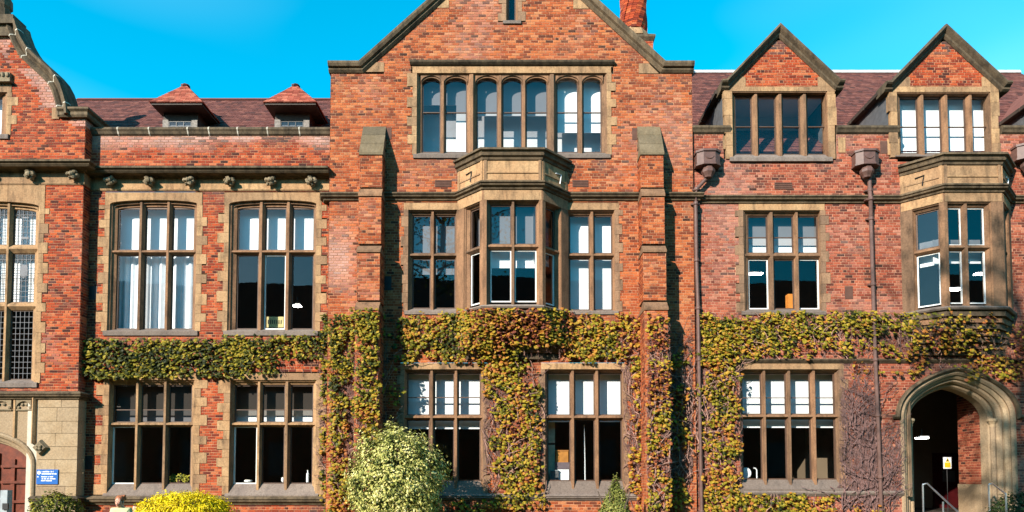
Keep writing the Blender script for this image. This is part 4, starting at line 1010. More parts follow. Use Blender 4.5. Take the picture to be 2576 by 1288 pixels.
# dormers
def dormer(apx, apy, e0, e1, ey, opx, opy, lp, rp, spec, sillpx, zbot_px):
    Y = YR - .03; f = Fr(0, Y); mid = 310; o_holes = []
    xa_, za_ = PX(apx, apy, Y), PZ(apy + 6, Y); x0, x1, zE = PX(e0, ey, Y), PX(e1, ey, Y), PZ(ey, Y)
    op, li, ro = pxwin(Y, mid, opx, opy, lp, rp)
    jx0, jx1 = PX(opx[0] - 18, mid, Y), PX(opx[1] + 18, mid, Y)
    zl1 = PZ(218, Y); tk = .26
    def iv(z):
        a = x0 + (xa_ - x0) * (z - zE) / (za_ - zE); b = x1 + (xa_ - x1) * (z - zE) / (za_ - zE); return [(a + tk * 1.15, b - tk * 1.15)]
    w = Wall(f, zl1, za_ - .45, iv, lambda x, z: (0, .8 * (rnd() < .5) if z > za_ - .95 and abs(x - xa_) < .25 else 0))
    d = w.build(rng, M['brick'], M['mortar'], 'dormer'); w.mat = M['brick']
    W = window(d, f, op, li, ro, spec, lint=0, quoin='', sill=.14 if sillpx else .05, name='facet_window', rail=[.47])
    for chd in list(W.children):
        chd.parent = d; chd.location = chd.location + W.location; WLOC[chd.name] = WLOC[d.name] + chd.location
    zb = PZ(zbot_px, Y)
    for (a, b) in ((jx0, op[0] + .005), (op[1] - .005, jx1)):
        z = op[2] - .05
        while z < op[3]:
            h2 = min(ru(.4, .6), op[3] + .03 - z); wd = ru(-.03, .05)
            obj('jamb_stone', MB(f).box(a - (wd if a == jx0 else 0), b + (wd if a != jx0 else 0), -.012, .12, z + .004, z + h2 - .004), M['stone'], d); z += h2
        hr.append((min(a, b) - .04, max(a, b) + .04, op[2] - .05, zrc1))
    n = 3
    for i in range(n): obj('lintel', MB(f).box(jx0 - .03 + (jx1 - jx0 + .06) * i / n + .004, jx0 - .03 + (jx1 - jx0 + .06) * (i + 1) / n - .004, -.014, .12, op[3] + .03, zl1 - .003), M['stone'], d)
    hr.append((op[0], op[1], op[2] - .14, 99))
    for s in (0, 1):     # springer stones
        q = iv(zl1 + .01)[0]; xx = q[s]; sg = 1 if s == 0 else -1
        obj('springer', MB(f).prism([(xx, zl1), (xx + sg * .5, zl1), (xx + sg * .5, zl1 + .32), (xx + sg * .3, zl1 + .32)], 'y', -.014, .1), M['stone'], d)
    prof = [(-tk, .45), (-tk, -.02), (-tk + .05, -.09), (-tk + .1, -.10), (-tk + .16, -.2), (-.06, -.24), (0, -.22), (.02, -.1), (.02, .45)]
    obj('coping', MB().sweep([(x0 - .12, Y, zE), (x0 + .02, Y, zE), (xa_, Y, za_), (x1 - .02, Y, zE), (x1 + .12, Y, zE)], (0, 1, 0), prof), M['dark'], d)
    yb = YR + 6.5
    obj('slope', MB().quad((x0, Y + .3, zE), (xa_, Y + .3, za_ - .05), (xa_, yb, za_ - .05), (x0, yb, zE)).quad((x1, Y + .3, zE), (xa_, Y + .3, za_ - .05), (xa_, yb, za_ - .05), (x1, yb, zE)), M['tile'], d)
    for xx in (jx0, jx1): obj('cheek', MB().prism([(Y + .1, zb - .3), (yb, zE + 3), (Y + .1, zE)], 'x', xx - .03, xx + .03) if False else MB().quad((xx, Y + .1, zb - .4), (xx, yb, zb - .4), (xx, yb, zE + .1), (xx, Y + .1, zE + .1)), M['lead'], d)
    for xx, sg in ((jx0, -1), (jx1, 1)):
        for q in range(3): obj('barge_board', MB().box(xx + sg * .0, xx + sg * .2, Y + .35 + q * .9, Y + 1.2 + q * .9, zE - .16 + .0, zE - .04), M['timber'], d)
    obj('back_panel', MB().quad((op[0] - .2, Y + 1.9, zb - .4), (op[1] + .2, Y + 1.9, zb - .4), (op[1] + .2, Y + 1.9, zE), (op[0] - .2, Y + 1.9, zE)).quad((op[0] - .2, Y + .3, zE - .15), (op[1] + .2, Y + .3, zE - .15), (op[1] + .2, Y + 1.9, zE - .15), (op[0] - .2, Y + 1.9, zE - .15)), M['roomlight'], d)
    w.finish(); return d
DG = (0, 'glass', 'sash'); DGp = ((.0, .0, 'blind'), 'glass_g', 'sash')
dormer(1957, 62, 1822, 2109, 208, (1842, 2083), (232, 396), [(1850, 1889), (1908, 1949), (1969, 2010), (2031, 2076)], [(243, 388)], [[DG, DG, DG, DG]], True, 400)
dormer(2371, 64, 2232, 2526, 212, (2257, 2494), (234, 392), [(2264, 2306), (2323, 2365), (2384, 2426), (2445, 2489)], [(246, 386)], [[B1] * 4], False, 400)
dormer(2790, 66, 2645, 2940, 216, (2672, 2905), (236, 392), [(2680, 2720), (2738, 2778), (2796, 2838), (2856, 2900)], [(248, 386)], [[B1] * 4], True, 400)
def iv_r(z):
    base = [(rl, rr)]; a = arch_iv(z)
    if a: base = minus(base, [(a[0], a[1], -1, 99)], z)
    return minus(base, hr, z)
wr_ = Wall(fr_, 0, zrc0, iv_r, tone_r); wr_.build(rng, M['brick_r'], M['mortar_r'])
finish_walls([wr_], 300, lambda p: PZ(780, YR) < p.z and p.x < PX(2250, 500, YR))
zcc = (zrc0 + zrc1) / 2
for (a, b) in ((rl, PX(1836, 320, YR)), (PX(2104, 320, YR), PX(2260, 320, YR)), (PX(2518, 320, YR), PX(2650, 320, YR)), (PX(2925, 320, YR), rr)): string(rng, [(a, YR), (b, YR)], zcc, COPP, 'dark', 'coping')
for (a, b, c, d) in ((1818, 1838, 342, 375), (2108, 2126, 346, 384), (2232, 2262, 350, 390)): obj('quoin', MB(fr_).box(PX(a, c, YR), PX(b, c, YR), -.01, .05, PZ(d, YR), PZ(c, YR)), M['stone'], rng)
vent(rng, fr_, YR, 1948, 1993, 459, 477); vent(rng, fr_, YR, 2125, 2145, 720, 752, False); vent(rng, fr_, YR, 2214, 2232, 355, 386, False)
Ye, ze = YR + .45, zrc0 - .35
yr2 = ridge_y(Ye, ze, 1.0, 182); zr2 = ze + (yr2 - Ye)
rf = tiled(rng, (rl, Ye, ze), (rr, Ye, ze), (rr, yr2, zr2), (rl, yr2, zr2), M['tile'], .2, .2)
obj('ridge', MB().prism([(yr2 - .16, zr2 - .1), (yr2 - .1, zr2 + .05), (yr2 + .1, zr2 + .05), (yr2 + .16, zr2 - .1)], 'x', rl, rr), M['leadpale'], rf)
obj('roof', MB().quad((rl, yr2, zr2), (rr, yr2, zr2), (rr, yr2 + 5, zr2 - 5), (rl, yr2 + 5, zr2 - 5)), M['tile'], rng)
interior(rng, rl + .1, rr - .1, YR, PZ(800, YR), PZ(500, YR), 6); interior(rng, rl + .1, xc - di - .2, YR, PZ(1250, YR), PZ(918, YR), 6)
# drainpipes
def drain(px, py0, pipe, name='drainpipe'):
    Yp = YR - .2; k = MB(); x, z = PX(px, py0 + 18, Yp - .1), PZ(py0 + 20, Yp - .1); w, h = .40, .22
    oc = lambda w, d: [(x - w, Yp + .2), (x - w, Yp - d * .3), (x - w * .5, Yp - d), (x + w * .5, Yp - d), (x + w, Yp - d * .3), (x + w, Yp + .2)]
    k.prism(oc(w * .92, .2), 'z', z - h, z + h * .7); k.prism(oc(w, .24), 'z', z + h * .7, z + h); k.prism(oc(w * .98, .23), 'z', z - h - .05, z - h)
    o = obj(name, k, M['iron'], rng)
    obj('funnel', MB().lathe((x, Yp - .02, z - h - .42), [(.12, 0), (.14, .05), (.21, .16), (.21, .24), (.14, .36), (.16, .38)], 8), M['iron'], o)
    obj('hopper_badge', MB().tube([(x - .14, Yp - .205, z + .0), (x - .08, Yp - .21, z - .07), (x, Yp - .21, z - .09), (x + .08, Yp - .21, z - .07), (x + .14, Yp - .205, z)], .014, 5), M['iron'], o)
    pts = [(x, Yp, z - h - .4)] + [(PX(a, b, YR - c), YR - c, PZ(b, YR - c)) for a, b, c in pipe]
    obj('pipe', MB().tube(pts, .062, 10), M['iron'], o)
    for (a, b, c) in pipe[1:]:
        q = at(a, b, YR - c); obj('collar', MB().lathe(q, [(.075, -.05), (.085, -.03), (.085, .03), (.075, .05)], 10), M['iron'], o)
        obj('bracket', MB().box(q.x - .13, q.x + .13, YR - c + .03, YR + .02, q.z - .025, q.z + .025), M['iron'], o)
    return o
drain(1783, 375, [(1786, 440, .16), (1752, 476, .16), (1750, 512, .22), (1752, 655, .12), (1756, 775, .12), (1758, 905, .12), (1765, 1288, .12)])
drain(2183, 375, [(2187, 440, .16), (2188, 478, .16), (2190, 500, .25), (2191, 550, .12), (2196, 715, .12), (2202, 905, .12), (2208, 1045, .12), (2214, 1200, .12), (2217, 1300, .12)])
drain(2590, 360, [(2594, 440, .16), (2596, 500, .25), (2600, 715, .12), (2610, 905, .12), (2624, 1300, .12)])
# ================================================================== creepers
def leaf_mesh(name, pts, mat, fold=.12):
    me = bpy.data.meshes.new(name)
    vs = [(0, .42, fold)] + [(a, b, 0 if abs(a) > .05 else fold * .6) for a, b in pts]; n = len(pts)
    me.from_pydata(vs, [], [(0, 1 + i, 1 + (i + 1) % n) for i in range(n)]); me.materials.append(mat); return me, vs
IVY = [(0, 0), (.30, -.08), (.52, .22), (.36, .42), (.40, .72), (.16, .68), (0, 1.0), (-.16, .68), (-.40, .72), (-.36, .42), (-.52, .22), (-.30, -.08)]
OVAL = [(0, 0), (.26, .3), (.22, .7), (0, 1.0), (-.22, .7), (-.26, .3)]
def leaf_frame(nrm, down, roll):
    n = nrm.normalized(); t = (down - n * down.dot(n)).normalized(); b = n.cross(t)
    c, s = math.cos(roll), math.sin(roll); t2 = t * c + b * s; b2 = n.cross(t2)
    return Matrix(((b2.x, t2.x, n.x), (b2.y, t2.y, n.y), (b2.z, t2.z, n.z)))
def foliage(parent, leaves, shape, mat, nobj=0, fold=.12, piece='leaf', name='foliage'):
    """leaves: (pos, matrix3, size, hue); the nobj largest-showing ones become objects, the rest one mass"""
    camp = Vector((0, CAMY, EYE))
    order = sorted(range(len(leaves)), key=lambda i: (leaves[i][0] - camp).length - leaves[i][2] * 60)
    pick = set(order[:nobj])
    if nobj:
        bins = {}
        for i in pick:
            p, m, s, h = leaves[i]; key = min(9, max(0, int(h * 10)))
            if key not in bins:
                me, vs = leaf_mesh('leaf', shape, mat, fold); a = me.attributes.new('hue', 'FLOAT', 'POINT'); a.data.foreach_set('value', [(key + .5) / 10] * len(vs)); bins[key] = me
            o = link(piece, bins[key], None, p, parent); o.rotation_euler = m.to_euler(); o.scale = (s, s, s)
    base = [(0, .42, fold)] + [(a, b, 0 if abs(a) > .05 else fold * .6) for a, b in shape]; n = len(shape)
    base = [Vector(v) for v in base]; fs0 = [(0, 1 + i, 1 + (i + 1) % n) for i in range(n)]
    mb = MB(); H = []
    for i, (p, m, s, h) in enumerate(leaves):
        if i in pick: continue
        o = len(mb.v); mb.v += [tuple(p + (m @ v) * s) for v in base]; mb.f += [(a + o, b + o, c + o) for a, b, c in fs0]; H += [h] * (n + 1)
    if not mb.v: return None
    mb.at = {'hue': H}
    return obj(name, mb, mat, parent, kind='stuff')
BAYS = [(PX(1150, 840, YC), PX(1429, 840, YC), .86, 770, 905, YC), (PX(2264, 840, YR), PX(2541, 840, YR), .86, 775, 895, YR)]
def wall_y(px, py):
    Y = YH if px < 830 else (YC if px < 1742 else YR)
    for (a, b) in ((894, 956), (1626, 1687)):
        if a < px < b and py > 772: return YC - .92
    x = PX(px, py, Y)
    for (xa, xd, pj, p0, p1, yy) in BAYS:
        if p0 - 8 < py < p1 and xa - .1 < x < xd + .1:
            t = max(0, (py - p0) / (p1 - p0)); d = min(pj * (1 - t ** 1.25 * .95), max(0, x - xa), max(0, xd - x))
            return yy - d - .03
    return Y
OPEN = [(272, 495, 470, 846), (572, 797, 470, 846), (274, 486, 956, 1240), (578, 794, 956, 1240), (1018, 1214, 929, 1240), (1372, 1568, 929, 1240), (1864, 2112, 929, 1226), (1026, 1549, 470, 780), (1872, 2066, 500, 781), (2270, 2540, 500, 776), (2290, 2530, 1000, 1288)]
def blocked(px, py):
    return any(a + 3 < px < b - 3 and c + 3 < py < d - 3 for a, b, c, d in OPEN)
M['runner'] = mat_plain('pale creeper runner', (.34, .19, .145), .9, var=.4, scale=8.)
def creeper(label, regions, stems, base_px, nobj=200, wood=None):
    root = thing('climbing_creeper', label, 'creeper', at(base_px, 1288, YC) * 1.0, 'creepers on the facade')
    root.location.z = 0; WLOC[root.name].z = 0
    leaves = []
    for (x0, x1, y0, y1, dens, hue, hv, thr) in regions:
        area = (x1 - x0) * (y1 - y0) / 6400.; n = int(area * dens * 1.25)
        seed = (x0 * .13) % 7
        for _ in range(n):
            px, py = ru(x0, x1), ru(y0, y1)
            e = min((px - x0) / 34., (x1 - px) / 34., (py - y0) / 26., (y1 - py) / 26., 1)
            nz = noise.noise(Vector((px * .022, py * .022, seed))) * .6 + noise.noise(Vector((px * .07, py * .07, seed + 3))) * .5
            if nz + .5 * (e - 1) < thr - (.10 if x0 > 800 else .0): continue
            if blocked(px, py): continue
            Y = wall_y(px, py); p = at(px, py, Y); out = ru(.02, .2)
            p = p + Vector((0, -out, 0))
            nrm = Vector((ru(-.6, .6), -.9, ru(.0, 1.5)))
            m = leaf_frame(nrm, Vector((ru(-.3, .3), -.3, -1)), ru(-.7, .7))
            h = hue + .10 + hv * noise.noise(Vector((px * .018, py * .018, seed + 9))) * 1.6 + ru(-.06, .06)
            leaves.append((p, m, ru(.055, .12) + .03 * (rnd() < .25), max(0., min(.99, h))))
    if leaves: foliage(root, leaves, IVY, M['ivy'], nobj)
    k = MB()
    for (x0, x1, y0, y1, n, ln, r) in stems:
        for _ in range(n):
            px, py = ru(x0, x1), ru(y0 + (y1 - y0) * .3, y1); path = []; ang = ru(-.5, .5) - math.pi / 2
            for _s in range(int(ru(.6, 1) * ln)):
                if py < y0 or blocked(px, py): break
                Y = wall_y(px, py); q = at(px, py, Y); path.append((q.x, q.y - ru(.012, .05), q.z))
                ang += ru(-.45, .45); ang = max(-math.pi + .2, min(-.2, ang)); px += 7 * math.cos(ang); py += 7 * math.sin(ang)
                if not (x0 - 10 < px < x1 + 10): ang = -math.pi / 2 + (.8 if px < x0 else -.8)
            if len(path) > 2:
                rr = ru(.5, 1.3) * r; k.tube(path, [rr * (1 - .6 * i / len(path)) for i in range(len(path))], 4)
    k2 = MB()
    for (x0, x1, y0, y1, n, ln, r) in stems:          # a few thick pale runners over the leaves
        for _ in range(n // 9):
            px, py = ru(x0, x1), ru(y0 + (y1 - y0) * .4, y1); path = []; ang = ru(-.6, .6) - math.pi / 2
            for _s in range(int(ru(.7, 1.2) * ln)):
                if py < y0 or blocked(px, py): break
                q = at(px, py, wall_y(px, py)); path.append((q.x, q.y - ru(.06, .17), q.z)); ang += ru(-.4, .4); ang = max(-math.pi + .1, min(-.1, ang)); px += 6 * math.cos(ang); py += 6 * math.sin(ang)
            if len(path) > 3: k2.tube(path, [r * 1.5 * (1 - .5 * i / len(path)) for i in range(len(path))], 5)
    if k2.v: obj('runners', k2, wood or M['runner'], root, kind='stuff')
    if k.v: obj('stems', k, wood or M['stem'], root, kind='stuff')
    return root
# region: x0,x1,y0,y1, leaves per square metre, hue (0 green .. 1 red brown), hue variation, gap threshold
creeper('dense olive green creeper band under the upper windows of the hall range', [(203, 330, 853, 953, 300, .12, .18, -.75), (310, 640, 852, 950, 300, .16, .2, -.62), (560, 720, 842, 930, 260, .2, .22, -.45), (690, 850, 834, 905, 240, .22, .22, -.4), (640, 720, 900, 945, 200, .22, .2, -.2), (790, 850, 890, 960, 160, .3, .2, -.2)],
        [(205, 830, 850, 950, 120, 16, .008)], 430)
creeper('yellow green creeper climbing the left buttress and the wall corner beside it', [(812, 890, 790, 930, 260, .3, .3, -.35), (808, 880, 900, 1300, 240, .42, .35, -.3), (884, 968, 776, 850, 280, .25, .25, -.6), (884, 968, 830, 1120, 250, .34, .3, -.22), (966, 1024, 800, 1060, 120, .15, .2, -.1), (860, 900, 1180, 1300, 160, .4, .3, -.2)],  # strip right of the buttress: its shade is put into darker leaf hue
        [(815, 885, 800, 1290, 110, 34, .010), (886, 966, 790, 1290, 90, 34, .010)], 880)
creeper('autumn creeper spreading below the central bay and down between the ground floor windows', [(1000, 1240, 786, 914, 250, .36, .35, -.32), (1150, 1440, 770, 875, 280, .58, .35, -.6), (1200, 1330, 860, 1000, 220, .42, .3, -.2), (1230, 1372, 980, 1300, 210, .46, .32, -.18), (1400, 1580, 790, 914, 230, .42, .35, -.25), (1130, 1250, 1252, 1300, 160, .42, .3, -.2), (1340, 1375, 1240, 1290, 200, .36, .3, -.3), (1330, 1374, 920, 1230, 150, .15, .2, .0)],
        [(1000, 1580, 790, 915, 230, 18, .010), (1228, 1372, 880, 1290, 170, 34, .011)], 1300)
creeper('orange tinted creeper covering the right buttress down to the ground', [(1540, 1690, 784, 900, 190, .70, .35, -.12), (1580, 1738, 880, 1300, 190, .52, .4, -.12), (1575, 1640, 900, 1300, 110, .6, .3, -.05)],
        [(1555, 1740, 790, 1290, 330, 34, .011)], 1660)
creeper('yellow creeper beside the tall ground floor window with four lights', [(1745, 1868, 786, 930, 220, .44, .35, -.2), (1762, 1866, 900, 1300, 220, .46, .35, -.2), (1735, 1775, 860, 1288, 110, .25, .3, .05)],
        [(1742, 1866, 790, 1290, 190, 34, .010)], 1800)
creeper('long creeper band across the right range from the drainpipe to the oriel corbel', [(1760, 2000, 782, 900, 240, .36, .3, -.3), (1960, 2300, 782, 850, 220, .34, .3, -.3), (1960, 2250, 840, 908, 150, .46, .35, -.1), (2180, 2330, 850, 925, 120, .55, .3, -.02), (2180, 2300, 915, 955, 120, .6, .3, .0), (2260, 2620, 776, 905, 105, .58, .3, -.05), (2420, 2620, 880, 960, 150, .55, .3, -.15), (2290, 2440, 902, 940, 110, .6, .3, .0), (1866, 2110, 1238, 1300, 230, .36, .3, -.35), (2050, 2230, 1262, 1300, 120, .5, .3, -.1)],
        [(1760, 2300, 785, 908, 240, 18, .010), (2270, 2600, 782, 940, 120, 14, .009), (1870, 2110, 1240, 1300, 60, 10, .01)], 2040)
M['deadstem'] = mat_plain('bare creeper stem', (.17, .095, .085), .95, var=.5, scale=10.)
creeper('mass of bare reddish creeper stems around the drainpipe left of the arched doorway', [(2135, 2200, 905, 960, 60, .75, .2, .0)], [(2118, 2200, 905, 1290, 260, 30, .010), (2190, 2262, 1060, 1290, 120, 24, .010), (2100, 2200, 1200, 1300, 60, 16, .016)], 2180, 20, M['deadstem'])

# ================================================================== shrubs
def shrub(name, label, cat, px, py_top, wpx, Y, shape, mat, n, size, hue, hv, lobes=.18, narrow=None, stemn=5, flat=1.0):
    top = at(px, py_top, Y); hgt = top.z; rx = wpx / 2 / FOC * (Y - CAMY); c = Vector((top.x, Y, hgt * .5))
    root = thing(name, label, cat, (top.x, Y, 0)); leaves = []
    for _ in range(n):
        z = ru(-1, 1); w = ru(0, 2 * math.pi); r = math.sqrt(1 - z * z); d = Vector((r * math.cos(w), r * math.sin(w), z))
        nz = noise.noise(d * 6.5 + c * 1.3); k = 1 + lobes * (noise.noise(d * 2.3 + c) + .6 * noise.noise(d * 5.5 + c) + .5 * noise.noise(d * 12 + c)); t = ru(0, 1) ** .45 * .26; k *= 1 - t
        if nz < -.22 and t < .12 and lobes > .1: continue
        if rnd() < .015 and lobes > .1: k *= ru(1.03, 1.12)
        sq = 1.0
        if narrow: sq = max(.12, 1 - narrow * (z + 1) / 2)
        hz = hgt * .5
        e = .75 if flat > 1 else 1
        p = c + Vector((d.x * rx * k * sq * (1 if not flat > 1 else (1 if abs(z) < .99 else 1)), d.y * rx * .9 * k * sq, math.copysign(abs(d.z) ** e, d.z) * hz * k))
        if p.z < .04: continue
        nr = d + Vector((ru(-.7, .7), ru(-.7, .7), ru(-.3, .8)))
        m = leaf_frame(nr, Vector((d.x * .5 + ru(-.6, .6), d.y * .5 + ru(-.6, .6), -.6 + ru(-.6, 1.2))), ru(-.6, .6))
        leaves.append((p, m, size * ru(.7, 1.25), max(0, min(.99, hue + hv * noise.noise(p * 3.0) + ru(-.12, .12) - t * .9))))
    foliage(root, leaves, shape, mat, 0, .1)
    k = MB()
    for i in range(stemn):
        w = 2 * math.pi * i / stemn; path = [(top.x + .05 * math.cos(w), Y + .05 * math.sin(w), 0)]
        for s in range(1, 6): path.append((top.x + rx * .55 * s / 5 * math.cos(w + .1 * s), Y + rx * .55 * s / 5 * math.sin(w), hgt * .16 * s))
        k.tube(path, [.045 - .006 * s for s in range(6)], 5)
    k.tube([(top.x, Y, 0), (top.x + .03, Y, hgt * .5), (top.x, Y, hgt * .88)], [.06, .045, .015], 6)
    obj('stem', k, M['bark'], root)
    return root
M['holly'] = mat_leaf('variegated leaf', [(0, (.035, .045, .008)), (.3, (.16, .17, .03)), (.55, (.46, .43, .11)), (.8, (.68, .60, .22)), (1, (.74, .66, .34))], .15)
M['golden'] = mat_leaf('golden leaf', [(0, (.10, .08, .002)), (.3, (.42, .31, .003)), (.6, (.74, .56, .004)), (1, (.84, .66, .006))], .2)
M['laurel'] = mat_leaf('olive leaf', [(0, (.02, .028, .004)), (.4, (.10, .105, .008)), (.75, (.30, .26, .02)), (1, (.48, .40, .05))], .15)
M['conifer'] = mat_leaf('conifer leaf', [(0, (.04, .05, .01)), (.5, (.16, .17, .03)), (1, (.36, .33, .09))], .15)
M['darkleaf'] = mat_leaf('dark leaf', [(0, (.008, .018, .005)), (.5, (.03, .05, .01)), (1, (.09, .11, .02))], .1)
shrub('variegated_shrub', 'tall rounded cream and green variegated shrub in front of the left buttress', 'shrub', 1000, 1062, 262, -2.2, OVAL, M['holly'], 21000, .085, .62, .5, .2)
shrub('clipped_shrub', 'bright golden yellow clipped dome shrub below the hall windows', 'shrub', 467, 1229, 250, -3.5, OVAL, M['golden'], 21000, .062, .72, .35, .09, flat=2)
shrub('leafy_shrub', 'small olive green leafy shrub below the blue sign', 'shrub', 142, 1229, 138, -2.0, OVAL, M['laurel'], 4200, .085, .5, .5, .16)
shrub('conifer_shrub', 'small feathery conical conifer in front of the right central ground floor window', 'shrub', 1548, 1199, 150, -2.0, OVAL, M['conifer'], 6500, .07, .55, .5, .3, narrow=.8)
shrub('low_shrub', 'low dark green shrub at the right edge beside the doorway steps', 'shrub', 2562, 1233, 150, -1.2, OVAL, M['darkleaf'], 5000, .075, .55, .5, .14)

# ================================================================== signs, rails
def plate(name, label, cat, px0, px1, py0, py1, Y, mat, th=.02):
    x0, x1, z0, z1 = PX(px0, py0, Y), PX(px1, py0, Y), PZ(py1, Y), PZ(py0, Y)
    r = thing(name, label, cat, ((x0 + x1) / 2, Y, z0)); obj('plate', MB().box(x0, x1, Y, Y + th, z0, z1), mat, r); return r, x0, x1, z0, z1
Ys = YA - .03
sg, x0, x1, z0, z1 = plate('wall_sign', 'blue rectangular wall sign with white lettering on the pale stone beside the door', 'sign', 92, 146, 1181, 1218, Ys, mat_plain('sign blue', (.008, .10, .36), .35, var=.1))
w, h = x1 - x0, z1 - z0
def sr(a, b, c, d): return MB().box(x0 + w * a, x0 + w * b, Ys - .004, Ys - .001, z0 + h * c, z0 + h * d)
obj('emblem', MB().lathe((x0 + w * .12, Ys - .004, z0 + h * .78), [(w * .085, 0), (w * .085, .003)], 8, 'y'), M['white'], sg)
obj('arrow', MB().prism([(x0 + w * .03, z0 + h * .47), (x0 + w * .12, z0 + h * .47), (x0 + w * .075, z0 + h * .56)], 'y', Ys - .004, Ys - .001), M['white'], sg)
for (a, b, c, hh_) in ((.25, .80, .81, .085), (.25, .94, .66, .085), (.23, .77, .47, .07), (.23, .88, .33, .07), (.23, .72, .20, .07)):
    k = MB(); x = a
    while x < b:
        ww_ = ru(.018, .032)
        if rnd() < .86: hx = hh_ * ru(.75, 1.15); k.box(x0 + w * x, x0 + w * (x + ww_), Ys - .004, Ys - .001, z0 + h * c, z0 + h * (c + hx))
        x += ww_ + .007
    obj('lettering', k, M['white'], sg)
Yq = YR + 2.3
sg, x0, x1, z0, z1 = plate('warning_sign', 'small yellow and white warning notice standing inside the dark arched doorway', 'sign', 2373, 2393, 1150, 1179, Yq, M['white'])
w, h = x1 - x0, z1 - z0; ye = mat_plain('notice yellow', (.75, .50, .01), .5, var=.05)
obj('panel', MB().box(x0 + w * .15, x1 - w * .12, Yq - .004, Yq - .001, z0 + h * .1, z0 + h * .54), ye, sg)
obj('triangle', MB().prism([(x0 + w * .26, z0 + h * .58), (x0 + w * .78, z0 + h * .58), (x0 + w * .52, z0 + h * .93)], 'y', Yq - .004, Yq - .001), ye, sg)
obj('symbol', MB().prism([(x0 + w * .36, z0 + h * .62), (x0 + w * .66, z0 + h * .72), (x0 + w * .52, z0 + h * .86)], 'y', Yq - .007, Yq - .005), M['black'], sg)
obj('stand', MB().tube([((x0 + x1) / 2, Yq + .04, .85), ((x0 + x1) / 2, Yq + .04, z1 - .02)], .015, 6), M['black'], sg)
def rail(label, pts, posts, group='door handrails'):
    r = thing('handrail', label, 'handrail', (pts[0].x, pts[0].y, 0), group)
    obj('rail', MB().tube(pts, .026, 8), M['steel'], r)
    for p in posts: obj('post', MB().tube([(p.x, p.y, 0), (p.x, p.y, p.z)], .026, 8), M['steel'], r)
pA, pB, pC = at(2321, 1219, -.25), at(2332, 1216, -.3), at(2412, 1290, -1.75)
rail('steel handrail sloping down from the left side of the arched doorway', [pA, pB, pC, pC + Vector((.15, -.3, -.1))], [pA, at(2372, 1262, -1.0), pC])
pA, pB, pC = at(2487, 1219, -.25), at(2496, 1216, -.3), at(2530, 1242, -1.75)
rail('short steel handrail at the right side of the arched doorway', [pA, pB, pC], [pA, pC])
rp = at(16, 1246, -4.0); gt = thing('metal_gate', 'grey metal gate post with rails at the bottom left corner', 'gate', (rp.x, -4.0, 0))
obj('post', MB().box(rp.x - .09, rp.x + .09, -4.09, -3.91, 0, at(16, 1233, -4).z), M['greypost'], gt)
for dz in (-.1, -.55): obj('rail', MB().tube([(rp.x - 1.5, -4, rp.z + dz), (rp.x, -4, rp.z + dz)], .03, 8), M['greypost'], gt)
obj('latch', MB().box(rp.x + .0, rp.x + .14, -4.13, -4.09, rp.z - .36, rp.z - .2), M['black'], gt)

# ================================================================== lamps and things seen through the windows
def lamp(label, px, py, wpx, Y, ang=0.):
    p = at(px, py, Y); w = wpx / FOC * (Y - CAMY) / 2
    r = thing('ceiling_light', label, 'lamp', (p.x, Y, p.z), 'lit ceiling lights indoors')
    obj('tube', MB().box(p.x - w, p.x + w, Y - .1, Y + .1, p.z - .035, p.z), M['tube'], r); obj('fitting', MB().box(p.x - w, p.x + w, Y - .12, Y + .12, p.z + .002, p.z + .05), M['white'], r)
    obj('hanger', MB().box(p.x - .01, p.x + .01, Y - .01, Y + .01, p.z + .05, p.z + .3), M['black'], r)
lamp('lit panel light through the lower left light of the right range upper window', 1900, 688, 34, YR + 1.2)
lamp('lit panel light through the lower left light of the right bay window', 2394, 727, 44, YR + 1.0)
lamp('lit panel light through the lower right light of the right bay window', 2466, 688, 26, YR + 1.6)
lamp('short lit tube light inside the dark arched doorway', 2319, 1101, 26, YR + 1.75)
lamp('small lit light in the second hall ground floor window', 925 - 0, 1118, 1, YH + 2) if False else None
lamp('small lit tube in the right lower light of the second hall upper window', 748, 769, 18, YH + 2.0)
def sill_thing(name, label, cat, parts):
    k0 = parts[0][1]; r = None
    xs = [v for _, mb, _ in parts for v in mb.v]
    c = Vector((sum(v[0] for v in xs) / len(xs), sum(v[1] for v in xs) / len(xs), min(v[2] for v in xs)))
    r = thing(name, label, cat, c)
    for (n, mb, m) in parts: obj(n, mb, m, r)
Y = YH + .55; p = at(692, 824, Y); card = mat_plain('cream card', (.62, .50, .22), .8); dk = M['timber']
k1 = MB().box(p.x - .28, p.x + .28, Y, Y + .25, p.z, p.z + .36); k2 = MB()
for i in range(7): k2.box(p.x - .24 + i * .07, p.x - .21 + i * .07, Y - .006, Y - .001, p.z + .12, p.z + .25)
k3 = MB().box(p.x - .3, p.x + .3, Y - .02, Y + .27, p.z - .35, p.z)
sill_thing('crate', 'cream crate with dark slots behind the open middle light of the second hall upper window', 'crate', [('body', k1, card), ('slots', k2, dk), ('shelf', k3, dk)])
Y = YR + .5; p = at(1990, 776, Y)
sill_thing('folder', 'upright orange folder on the sill of the right range upper window', 'folder', [('cover', MB().box(p.x - .09, p.x + .07, Y, Y + .22, p.z - .1, p.z + .48), mat_plain('orange card', (.65, .22, .03), .7)), ('spine', MB().box(p.x + .071, p.x + .12, Y, Y + .22, p.z - .1, p.z + .46), M['white'])])
Y = YC + .55; p = at(1414, 1168, Y)
sill_thing('cardboard_box', 'orange brown box stacked by the left light of the right central ground floor window', 'box', [('box', MB().box(p.x - .2, p.x + .2, Y, Y + .35, p.z, p.z + .42), mat_plain('brown card', (.42, .17, .03), .8)), ('lid', MB().box(p.x - .21, p.x + .21, Y - .01, Y + .36, p.z + .42, p.z + .46), mat_plain('brown card lid', (.36, .14, .03), .8))])
p = at(1414, 1206, Y)
